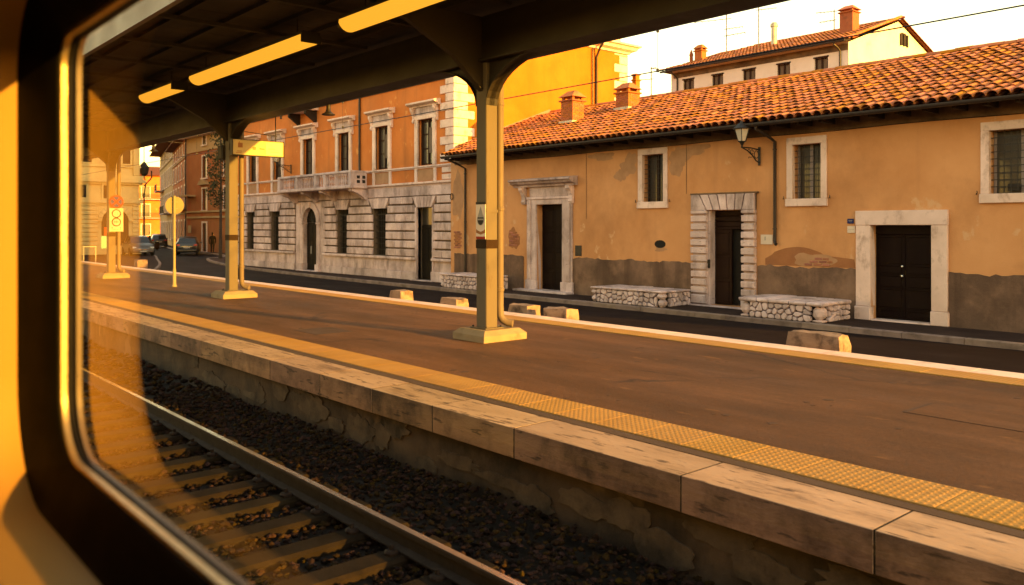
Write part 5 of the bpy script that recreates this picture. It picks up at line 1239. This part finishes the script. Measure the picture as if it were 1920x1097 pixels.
# small chimney of a house hidden behind the ridge, and its aerial
hb = thing('hidden_house', 'small grey chimney pot of a hidden house above the ochre roof ridge', 'house', (-30, 38, ZS))
part(hb, 'wall', MB().box(-33.5, -32.2, 36, 38, ZS, 7.6), PLAST_W)
part(hb, 'chimney', MB().tube((-32.85, 37, 7.6), (-32.85, 37, 9.7), .22, n=12).lathe([(.27, 9.5), (.28, 9.55), (.2, 9.7), (.22, 9.9), (.26, 9.95), (.2, 10.15)], (-32.85, 37, 0), 12), ZINC)
antenna(-30.75, 37, 8.0, 10.9, [(10.2, 200, 1.1), (10.8, 20, .3)], 'faint small television aerial left of the gabled house')
# ================================================================== FAR STREET
def facade_windows(root, wins, y, sm, dm=WOOD_G, depth=.18, shutter=False):
    for (a, b, c, d) in wins:
        w = part(root, 'window', MB().box(a, b, y + depth - .03, y + depth, c, d), DARK)
        part(w, 'pane', MB().box(a + .06, b - .06, y + depth - .06, y + depth - .05, c + .05, d - .05), GLASS_D)
        for e, f, g, h in ((a - .16, a, c - .02, d + .16), (b, b + .16, c - .02, d + .16), (a, b, d, d + .16)): part(w, 'surround', MB().box(e, f, y - .05, y + .06, g, h), sm)
        part(w, 'sill', MB().box(a - .22, b + .22, y - .14, y + .06, c - .14, c - .021), sm)
        if shutter:
            for e, f in ((a - .55, a - .02), (b + .02, b + .55)): part(w, 'shutter', MB().cbox(e, f, y - .12, y - .055, c, d, .01), WINWOOD)
# red corner building: front facing the tracks, flank along the street
RD = thing('red_building', 'dark red plastered corner building with tiled eaves at the end of the street', 'building', (-74, 28, ZS))
fw = [(-75.4, -74.4, 6.2, 8.1), (-75.4, -74.4, 3.3, 5.2), (-75.4, -74.4, -.42, 2.1), (-70.4, -69.4, 6.2, 8.1), (-70.4, -69.4, 3.3, 5.2), (-75.3, -74.5, 9.2, 10.1)]
part(RD, 'front_wall', MB().wall(-79.4, -66.0, ZS, 8.75, 28, [w for w in fw if w[3] < 8.75], .2).box(-79.38, -66.02, 28.22, 40, ZS, 10.3), PLAST_D)
part(RD, 'attic_wall', MB().wall(-79.4, -66.0, 8.75, 10.35, 28.0, [fw[5]], .2), PLAST_C)
facade_windows(RD, fw, 28.0, MARBLE)
for z0, z1, pj in ((2.55, 2.72, .12), (3.08, 3.22, .16), (8.62, 8.8, .1)): part(RD, 'string_course', MB().box(-79.42, -66, 28 - pj, 28.01, z0, z1), PLAST_C)
part(RD, 'window_hood', MB().prism([(-76.0, 5.55), (-73.8, 5.55), (-74.2, 5.9), (-74.9, 6.02), (-75.6, 5.9)], 27.7, 28.02, 'y'), PLAST_C)
part(RD, 'balcony', MB().box(-79.3, -77.0, 27.2, 28, 4.55, 4.68), PLAST_C)
rdr = part(RD, 'roof', MB().add([(-80.2, 27.2, 10.35), (-65, 27.2, 10.35), (-66, 34, 12.6), (-80, 34, 12.6)], [(0, 1, 2, 3)]).box(-80.1, -65, 27.25, 28.1, 10.28, 10.345), TILE_P)
roof_tiles(rdr, -80.2, -66, 27.15, 10.38, 33.5, 12.4, .3, .5, .15, 0, seg=4)
part(RD, 'cornice_dentils', MB().add([], []).box(-80.1, -65, 27.4, 28.05, 10.0, 10.14), MARBLE)
part(RD, 'red_pipe', MB().tube((-68.6, 27.9, ZS), (-68.6, 27.9, 2.2), .09, n=8), SIGNR)
part(RD, 'vertical_pipe', MB().tube((-79.3, 27.85, ZS), (-79.3, 27.85, 10.2), .06, n=8), PIPE_D)
part(RD, 'banner', MB().cbox(-78.3, -77.6, 27.7, 27.78, 1.2, 1.9, .02), PLAST_C)
# the street rows behind it, facing down the bend
def row_house(name, label, cat, x, y, rot, length, depth, h, wallm, wins, eave=.7, extra=None):
    t = thing(name, label, cat, (0, 0, 0), local=True)
    part(t, 'wall', MB().wall(0, length, 0, h, 0, wins, .2).box(.01, length - .01, .22, depth, 0, h - .02), wallm)
    facade_windows(t, wins, 0, MARBLE)
    r = part(t, 'roof', MB().add([(-.2, -eave, h), (length + .2, -eave, h), (length + .2, depth / 2, h + 1.8), (-.2, depth / 2, h + 1.8), (-.2, depth, h), (length + .2, depth, h)], [(0, 1, 2, 3), (3, 2, 5, 4), (0, 3, 4), (1, 5, 2)]).box(-.15, length + .15, -eave + .03, .05, h - .1, h - .005), TILE_P)
    part(t, 'string_course', MB().box(0, length, -.1, .01, h * .32, h * .32 + .15).box(0, length, -.1, .01, h * .82, h * .82 + .12), PLAST_C)
    if extra: extra(t)
    t.location = (x, y, ZS); t.rotation_euler.z = R(rot)
    return t
def balconies(t, rects):
    for (x0, x1, z) in rects:
        b = part(t, 'balcony', MB().box(x0, x1, -.9, 0, z, z + .12), STONE)
        g = MB().box(x0, x1, -.9, -.86, z + .95, z + 1.0)
        for k in range(int((x1 - x0) / .14)): g.box(x0 + k * .14, x0 + k * .14 + .03, -.89, -.87, z + .12, z + .95)
        part(b, 'railing', g, IRON)
ang = 14.8
ux, uy = -math.cos(R(ang)), math.sin(R(ang))
def at(s): return (-79.4 + ux * s, 28 + uy * s)
wr = lambda n, L, z0, z1, w: [(L * (k + .5) / n - w / 2, L * (k + .5) / n + w / 2, z0, z1) for k in range(n)]
p = at(18.5)
row_house('red_building_flank', 'street side of the dark red building with shuttered windows and small balcony', 'building', p[0], p[1], -ang, 18.3, 10, 10.8, PLAST_D,
          wr(5, 18.3, 1.0, 2.8, 1.1) + wr(5, 18.3, 4.2, 6.2, 1.0) + wr(5, 18.3, 7.0, 8.5, 1.0) + wr(6, 18.3, 9.2, 10.2, .7), .9, lambda t: balconies(t, [(11, 17.5, 3.9)]))
p = at(44)
row_house('cream_building', 'tall cream building with jutting eaves next along the street', 'building', p[0], p[1], -ang, 25.2, 10, 12.2, PLAST_C,
          wr(7, 25.2, .8, 2.8, 1.2) + wr(7, 25.2, 4.0, 6.2, 1.1) + wr(7, 25.2, 7.2, 9.2, 1.1) + wr(7, 25.2, 10.3, 11.5, .8), 1.4, lambda t: balconies(t, [(15, 24, 3.7), (3, 9, 6.9)]))
row_house('orange_building', 'far orange building with brown shutters and balconies closing the street', 'building', -149, 36.0, 82, 26, 10, 11.0, PLAST_R,
          wr(7, 26, .8, 2.6, 1.3) + wr(7, 26, 4.0, 6.0, 1.2) + wr(7, 26, 7.2, 9.0, 1.2), .8, lambda t: balconies(t, [(1, 25, 3.6), (6, 22, 6.8)]))
# pale stone church-like building at far left, its sunlit face looks down the platform
CH = thing('stone_building', 'pale sunlit stone building with cornices and round arch at far left', 'building', (-72, 16, ZS))
part(CH, 'body', MB().box(-88, -72.0, 5.0, 21.5, ZS, 13.5), CHURCH)
def side_band(z0, z1, pj, y0=4.9, y1=21.5): part(CH, 'cornice', MB().box(-72.0, -72 + pj, y0, y1 + pj, z0, z1), CHURCH)
for z0, z1, pj in ((5.20, 5.36, .22), (5.37, 5.62, .42), (5.63, 5.95, .28), (3.55, 3.68, .12), (3.69, 3.98, .24), (-.45, .25, .14), (9.2, 9.5, .3), (9.51, 9.8, .5), (6.6, 6.75, .12)): side_band(z0, z1, pj)
k = 0; z = .28
while z < 3.5:
    for (a, b) in ((5.0, 14.2), (16.9, 18.35), (20.95, 21.5)):
        part(CH, 'stone_course', MB().cbox(-72.0, -71.9, a, b, z, z + .31, .03), CHURCH)
    z += .35
for (y0, y1, z0, z1) in ((16.95, 17.5, 4.1, 5.1), (18.75, 19.5, 4.05, 5.1), (17.2, 17.9, 6.9, 9.0), (20.2, 20.8, 6.9, 9.0)):
    w = part(CH, 'window', MB().box(-71.99, -71.97, y0, y1, z0, z1), DARK)
    for a, b, c, d in ((y0 - .14, y0, z0 - .1, z1 + .14), (y1, y1 + .14, z0 - .1, z1 + .14), (y0, y1, z1, z1 + .14), (y0, y1, z0 - .1, z0)): part(w, 'surround', MB().box(-71.98, -71.88, a, b, c, d), CHURCH)
ac, ar = 19.65, 1.02
arch = [(ac + ar * math.cos(math.pi * k / 16), 2.2 + ar * math.sin(math.pi * k / 16)) for k in range(17)] + [(ac - ar, ZS), (ac + ar, ZS)]
ad = part(CH, 'arched_doorway', MB().prism(arch, -71.99, -71.96, 'x'), DARK)
for k in range(11):
    a0, a1 = math.pi * k / 11 + .01, math.pi * (k + 1) / 11 - .01
    part(ad, 'arch_stone', MB().prism([(ac + ar * math.cos(a0), 2.2 + ar * math.sin(a0)), (ac + ar * math.cos(a1), 2.2 + ar * math.sin(a1)), (ac + 1.35 * math.cos(a1), min(3.5, 2.2 + 1.35 * math.sin(a1))), (ac + 1.35 * math.cos(a0), min(3.5, 2.2 + 1.35 * math.sin(a0)))], -72, -71.86, 'x'), CHURCH)
for a, b in ((21.0, 21.5), (14.3, 14.9)): part(CH, 'pilaster', MB().cbox(-71.99, -71.8, a, b, 5.96, 9.19, .03), CHURCH)
# street lamp at the corner of the stone building
t = thing('street_lamp', 'ornate dark street lamp silhouetted against the sky beside the pale stone building', 'lamp', (-73.0, 22.2, ZR))
part(t, 'post', MB().lathe([(.16, ZR), (.16, ZR + .5), (.08, ZR + .7), (.06, 4.4), (.09, 4.5), (.05, 4.6)], (-73.0, 22.2, 0), 10), IRON)
part(t, 'lantern', MB().lathe([(.08, 6.0), (.3, 6.2), (.42, 6.75), (.36, 6.85), (.18, 7.1), (.04, 7.25)], (-73.0, 22.2, 0), 8), IRON)
part(t, 'arm', MB().path([(-73.0, 22.2, 4.5), (-73.0, 22.35, 5.4), (-73.0, 22.2, 6.02)], .05, 6).path([(-73.0, 22.2, 5.2), (-73.0, 22.8, 5.9), (-73.0, 22.8, 6.5)], .06, 6).path([(-73.0, 22.2, 7.2), (-73.0, 22.2, 9.2)], .03, 5).path([(-73.0, 22.2, 9.1), (-73.0, 25.5, 9.0)], .02, 5), IRON)
# slim tree between palazzo and red building
t = thing('street_tree', 'slim dark leafy tree between palazzo and red building, half hidden by the second column', 'tree', (-57.5, 22.6, ZS))
part(t, 'trunk', MB().path([(-57.5, 22.6, ZS), (-57.45, 22.6, 2.5), (-57.55, 22.65, 5.0), (-57.5, 22.6, 8.6)], [.13, .10, .07, .03], 8).path([(-57.48, 22.6, 3.2), (-57.9, 22.3, 4.2), (-58.1, 22.2, 4.7)], .03, 6).path([(-57.5, 22.6, 5.0), (-57.0, 22.9, 6.2)], .03, 6), BARK)
mb = MB(); rn = random.Random(21)
cl = [(rn.uniform(-.75, .45), rn.uniform(-.5, .5), z, rn.uniform(.3, .6)) for z in [3.4 + .28 * k for k in range(22)]]
for (dx, dy, z, r) in cl:
    for _ in range(70):
        v = Vector((rn.gauss(0, 1), rn.gauss(0, 1), rn.gauss(0, .8))).normalized() * r * rn.random() ** .4
        c = Vector((-57.5 + dx, 22.6 + dy, z)) + v; s = rn.uniform(.05, .11)
        a = Vector((rn.gauss(0, 1), rn.gauss(0, 1), rn.gauss(0, 1))).normalized() * s; b = a.orthogonal().normalized() * s * .6
        mb.add([c - a, c - b, c + a, c + b], [(0, 1, 2, 3)])
part(t, 'crown', mb, LEAF)
# low white railing and thin pole sign at far left
t = thing('white_railing', 'low white tubular railing at the far left beyond the platform', 'railing', (-53, 13.0, ZS))
part(t, 'post', MB().tube((-53, 12.75, ZS), (-53, 12.75, .62), .03, n=8), SIGNW); part(t, 'post', MB().tube((-53, 13.4, ZS), (-53, 13.4, .62), .03, n=8), SIGNW)
part(t, 'rail', MB().tube((-53, 12.7, .62), (-53, 13.45, .62), .035, n=8), SIGNW)
t = thing('pole_sign', 'thin pole with small teal and red panels just left of the third column', 'sign', (-47, 12.6, ZS))
part(t, 'pole', MB().tube((-47, 12.6, ZS), (-47, 12.6, 1.9), .035, n=8), SIGNW)
part(t, 'panel', MB().cbox(-47.05, -47.01, 12.15, 12.55, .65, 1.3, .005), TEAL); part(t, 'panel', MB().cbox(-47.05, -47.01, 12.3, 12.56, 1.32, 1.75, .005), SIGNR)
# ================================================================== CARS
def wheel(parent, x, y, r=.33, w=.21):
    ty = part(parent, 'wheel', MB().lathe([(r * .62, -w / 2), (r * .95, -w / 2), (r, -w / 3), (r, w / 3), (r * .95, w / 2), (r * .62, w / 2)], (x, y, r), 20, 'y'), TYRE, smooth=True)
    part(ty, 'rim', MB().lathe([(.05, -w / 2 + .01), (r * .6, -w / 2 + .03), (r * .6, w / 2 - .03), (.05, w / 2 - .01)], (x, y, r), 14, 'y'), RIM)
def car(label, loc, rz, paint, hatch=True, lights=True):
    """front of the car looks along +x"""
    t = thing('parked_car', label, 'car', (0, 0, 0), 'cars parked in the far street', local=True)
    # stations: x, z bottom, z belt, z roof, half width at sill, belt, roof
    st = [(-2.10, .42, .78, .80, .68, .72, .66), (-2.02, .30, .90, .97, .80, .82, .70), (-1.75, .25, .95, 1.38, .86, .87, .62), (-1.2, .22, .95, 1.49, .88, .89, .64), (-.2, .21, .94, 1.52, .89, .90, .66),
          (.45, .22, .93, 1.42, .88, .89, .64), (1.05, .22, .92, .97, .88, .87, .70), (1.75, .25, .80, .84, .85, .83, .70), (2.05, .30, .66, .70, .76, .74, .62), (2.14, .40, .55, .57, .62, .62, .55)]
    rings = []
    for (x, zb_, zl, zr, ws, wb, wr_) in st:
        zm = zb_ + (zl - zb_) * .5
        rings.append([(x, -ws * .93, zb_), (x, -ws, zm), (x, -wb, zl), (x, -wr_, zr), (x, -wr_ * .5, zr + .025), (x, wr_ * .5, zr + .025), (x, wr_, zr), (x, wb, zl), (x, ws, zm), (x, ws * .93, zb_)])
    body = MB(); glass = MB(); m = 10
    vs = [p for r_ in rings for p in r_]
    bf, gf = [], []
    for i in range(len(st) - 1):
        for k in range(m):
            q = (i * m + k, i * m + (k + 1) % m, (i + 1) * m + (k + 1) % m, (i + 1) * m + k)
            if k in (2, 6) and 2 <= i <= 4: gf.append(q)
            elif k in (3, 4, 5) and i in (1, 5): gf.append(q)
            elif k in (2, 6) and i in (1, 5): gf.append(q)
            else: bf.append(q)
    bf += [tuple(range(m))[::-1], tuple(range((len(st) - 1) * m, len(st) * m))]
    body.add(vs, bf); glass.add(vs, gf)
    part(t, 'body', body, paint, smooth=True); part(t, 'windows', glass, CARGL, smooth=True)
    pil = MB()
    for s in (-1, 1):
        for x in (-.75, .1): pil.add([(x - .03, s * .905, .93), (x + .03, s * .905, .93), (x + .03, s * .668, 1.51), (x - .03, s * .668, 1.51)], [(0, 1, 2, 3)])
    part(t, 'door_pillar', pil, paint)
    for x in (-1.32, 1.32):
        for s in (-1, 1): wheel(t, x, s * .79)
    for s in (-1, 1):
        part(t, 'headlight', MB().cbox(1.93, 2.10, s * .62 - .14, s * .62 + .14, .58, .70, .03), LENSW)
        part(t, 'tail_light', MB().cbox(-2.11, -1.98, s * .66 - .13, s * .66 + .13, .78, .93, .02), LENSR)
        part(t, 'wing_mirror', MB().cbox(.55, .68, s * 1.0 - .08, s * 1.0 + .08, .95, 1.07, .03), paint)
    part(t, 'bumper', MB().cbox(2.02, 2.2, -.72, .72, .28, .44, .04), paint); part(t, 'bumper', MB().cbox(-2.2, -2.05, -.74, .74, .32, .5, .04), paint)
    part(t, 'grille', MB().cbox(2.08, 2.16, -.36, .36, .46, .56, .02), CHROME)
    part(t, 'number_plate', MB().box(2.2, 2.21, -.26, .26, .31, .42), SIGNW); part(t, 'number_plate', MB().box(-2.125, -2.112, -.26, .26, .60, .71), SIGNW)
    part(t, 'boot_trim', MB().box(-2.115, -2.10, -.4, .4, .73, .76), CHROME)
    t.location = loc; t.rotation_euler.z = R(rz)
    return t
car('black car seen from behind with red tail lamps, parked before the red building', (-70.9, 25.1, ZR), 158, CARB)
car('grey-bonneted car facing us beside the third column, in front of the pale stone building', (-68.6, 20.4, ZS), -6, CARG)
car('dark car parked deep in the street, smallest and farthest of the cars', (-97, 31.0, ZR), 166, CARB)
# scooters
def scooter(label, loc, rz):
    t = thing('scooter', label, 'scooter', (0, 0, 0), 'scooters parked deep in the street', local=True)
    for x in (-.6, .62): part(t, 'wheel', MB().lathe([(.12, -.05), (.24, -.05), (.26, 0), (.24, .05), (.12, .05)], (x, 0, .26), 14, 'y'), TYRE)
    part(t, 'body', MB().prism([(-.85, .45), (-.7, .75), (-.1, .72), (.1, .36), (.42, .36), (.52, 1.0), (.6, 1.0), (.68, .5), (.55, .28), (-.5, .26)], -.16, .16, 'y'), CARB)
    part(t, 'seat', MB().cbox(-.8, -.05, -.14, .14, .74, .84, .03), RUBBER)
    part(t, 'handlebar', MB().tube((.5, -.34, 1.08), (.5, .34, 1.08), .02, n=6).tube((.55, 0, .98), (.5, 0, 1.08), .03, n=6), IRON)
    part(t, 'windshield', MB().add([(.58, -.2, 1.0), (.58, .2, 1.0), (.46, .17, 1.45), (.46, -.17, 1.45)], [(0, 1, 2, 3)]), CARGL)
    part(t, 'headlight', MB().lathe([(.08, 0), (.06, .05)], (.6, 0, .95), 10, 'x'), LENSW)
    t.location = loc; t.rotation_euler.z = R(rz)
scooter('leftmost dark scooter parked deep in the street right of the pale building', (-90, 27.6, ZR), -40)
scooter('dark scooter parked between the other scooter and the deep parked car', (-86, 27.0, ZR), -55)
# ================================================================== PERSON
def person(loc, rz, label):
    t = thing('person', label, 'person', (0, 0, 0), local=True)
    J = [((0, 0, .95), .15), ((0, 0, 1.15), .14), ((0, 0, 1.36), .17), ((0, 0, 1.47), .07), ((.01, 0, 1.53), .062),
         ((0, .1, .9), .105), ((.10, .1, .5), .07), ((.03, .1, .1), .045), ((.16, .1, .04), .04),
         ((0, -.1, .9), .105), ((-.06, -.1, .5), .07), ((-.22, -.1, .13), .045), ((-.10, -.1, .04), .04),
         ((0, .2, 1.38), .075), ((-.05, .25, 1.1), .055), ((.08, .25, .86), .042), ((.13, .245, .78), .04),
         ((0, -.2, 1.38), .075), ((.03, -.25, 1.1), .055), ((.16, -.22, .9), .042), ((.2, -.2, .83), .04)]
    E_ = [(0, 1), (1, 2), (2, 3), (3, 4), (0, 5), (5, 6), (6, 7), (7, 8), (0, 9), (9, 10), (10, 11), (11, 12), (2, 13), (13, 14), (14, 15), (15, 16), (2, 17), (17, 18), (18, 19), (19, 20)]
    me = bpy.data.meshes.new('body'); me.from_pydata([j[0] for j in J], E_, []); me.materials.append(CLOTH)
    o = bpy.data.objects.new('body', me); link(o, t)
    md = o.modifiers.new('skin', 'SKIN')
    for i, (_, r) in enumerate(J): me.skin_vertices[0].data[i].radius = (r, r)
    me.skin_vertices[0].data[0].use_root = True
    o.modifiers.new('sub', 'SUBSURF').levels = 1; o.modifiers['sub'].render_levels = 1
    hd = MB(); bm = bmesh.new(); bmesh.ops.create_uvsphere(bm, u_segments=12, v_segments=9, radius=.105)
    bm.verts.index_update(); hd.add([(v.co.x * .95 + .01, v.co.y * .8, v.co.z * 1.15 + 1.63) for v in bm.verts], [tuple(v.index for v in f.verts) for f in bm.faces])
    hd.cbox(.105, .13, -.012, .012, 1.6, 1.65, .006)
    h_ = part(t, 'head', hd, SKIN, smooth=True)
    part(t, 'hair', MB().add([(v.co.x * 1.02 - .005, v.co.y * .88, v.co.z * 1.2 + 1.645) for v in bm.verts], [tuple(v.index for v in f.verts) for f in bm.faces if f.calc_center_median().z > -.0 or f.calc_center_median().x < -.03]), CLOTH, smooth=True); bm.free()
    t.location = loc; t.rotation_euler.z = R(rz)
person((-69.4, 26.6, ZS), 150, 'person in dark clothes walking away on the pavement beside the red building')
# ================================================================== THE CARRIAGE WE SIT IN
GY = 0.45                                   # glass plane
TR = thing('train_carriage', 'train carriage side with rounded window, black rubber seal and warm cream surround framing the view', 'train', (0, 0, .55))
WX0, WX1, WZ0, WZ1 = -1.965, 0.85, 1.8 - .478, 1.8 + .395
def rrect(o, n=10):
    """rounded window outline grown outwards by o; list of (x,z), counter-clockwise from bottom left"""
    ox_ = o * 1.45 if o > .02 else o
    oz_ = o if o < .1 else .1 + (o - .1) * .25
    x0, x1, z0, z1 = WX0 - ox_, WX1 + ox_, WZ0 - oz_, WZ1 + oz_
    out = []
    for (cx_, cz_, r, a0) in ((x0, z0, .13 + o, 180), (x1, z0, .13 + o, 270), (x1, z1, .06 + o, 0), (x0, z1, .06 + o, 90)):
        ccx = cx_ + r if cx_ == x0 else cx_ - r; ccz = cz_ + r if cz_ == z0 else cz_ - r
        for k in range(n + 1):
            a = R(a0 + 90 * k / n); out.append((ccx + r * math.cos(a), ccz + r * math.sin(a)))
    return out
def sweep(profile):
    """profile: (depth towards the passenger, outward offset) swept round the window"""
    rings = [[(x, GY - d, z) for x, z in rrect(o)] for d, o in profile]
    n = len(rings[0]); vs = [p for r in rings for p in r]
    fs = [(i * n + k, i * n + (k + 1) % n, (i + 1) * n + (k + 1) % n, (i + 1) * n + k) for i in range(len(rings) - 1) for k in range(n)]
    return MB().add(vs, fs)
part(TR, 'trim_strip', sweep([(.009, .0), (.010, -.001), (.020, .001), (.0225, .005), (.020, .009)]), ALU, smooth=True)
part(TR, 'window_seal', sweep([(.018, .008), (.026, .010), (.032, .020), (.045, .045), (.062, .088), (.072, .106), (.075, .116)]), RUBBER, smooth=True)
part(TR, 'inner_seal', sweep([(-.004, .004), (.0, -.001), (.008, -.001), (.0095, .003)]), RUBBER, smooth=True)
part(TR, 'window_surround', sweep([(.069, .112), (.076, .113), (.13, .125), (.185, .14), (.205, .155), (.22, .185), (.225, .22), (.225, .27)]), PANEL, smooth=True)
part(TR, 'window_pane', MB().add([(x, GY, z) for x, z in rrect(.003)], [tuple(range(44))]), GLASS_T)
# interior wall lining round the surround
ring_in = [(x, GY - .2245, z) for x, z in rrect(.265)]
ox0, ox1, oz0, oz1 = -13.0, 13.0, .55, 2.95
def proj(p):
    cx_, cz_ = (WX0 + WX1) / 2, (WZ0 + WZ1) / 2
    dx, dz = p[0] - cx_, p[2] - cz_
    t = min((ox1 - cx_) / dx if dx > 1e-6 else 1e9, (ox0 - cx_) / dx if dx < -1e-6 else 1e9, (oz1 - cz_) / dz if dz > 1e-6 else 1e9, (oz0 - cz_) / dz if dz < -1e-6 else 1e9)
    return (cx_ + dx * t, p[1], cz_ + dz * t)
n = len(ring_in)
part(TR, 'wall_lining', MB().add(ring_in + [proj(p) for p in ring_in], [(k, (k + 1) % n, n + (k + 1) % n, n + k) for k in range(n)]), PANEL)
# outer skin with the same opening
ring_o = [(x, GY + .012, z) for x, z in rrect(.012)]
oz0, oz1 = .1, 3.4
part(TR, 'outer_skin', MB().add(ring_o + [proj(p) for p in ring_o] + [(p[0], p[1] + .01, p[2]) for p in ring_o] + [(q[0], q[1] + .01, q[2]) for q in [proj(p) for p in ring_o]],
     [(k, (k + 1) % n, n + (k + 1) % n, n + k) for k in range(n)] + [(2 * n + k, 2 * n + (k + 1) % n, 3 * n + (k + 1) % n, 3 * n + k) for k in range(n)] + [(k, (k + 1) % n, 2 * n + (k + 1) % n, 2 * n + k) for k in range(n)]), CARSKIN)
part(TR, 'floor', MB().box(-13, 13, -2.2, .455, .5, .55), CARFL)
part(TR, 'ceiling', MB().box(-13, 13, -2.2, .455, 2.95, 3.0), CARIN)
part(TR, 'far_wall', MB().box(-13, 13, -2.25, -2.2, .1, 3.4), CARIN)
part(TR, 'roof', MB().prism([(.472, 3.38), (.40, 3.62), (.1, 3.78), (-.9, 3.85), (-1.9, 3.78), (-2.2, 3.62), (-2.27, 3.38)], -13, 13, 'x'), CARSKIN)
part(TR, 'end_wall', MB().box(-13.05, -13, -2.25, .475, .1, 3.4), CARIN); part(TR, 'end_wall', MB().box(13, 13.05, -2.25, .475, .1, 3.4), CARIN)
# ------------------------------------------------------------------ tidy helper properties
for o in bpy.data.objects:
    if '_o' in o.keys(): del o['_o']
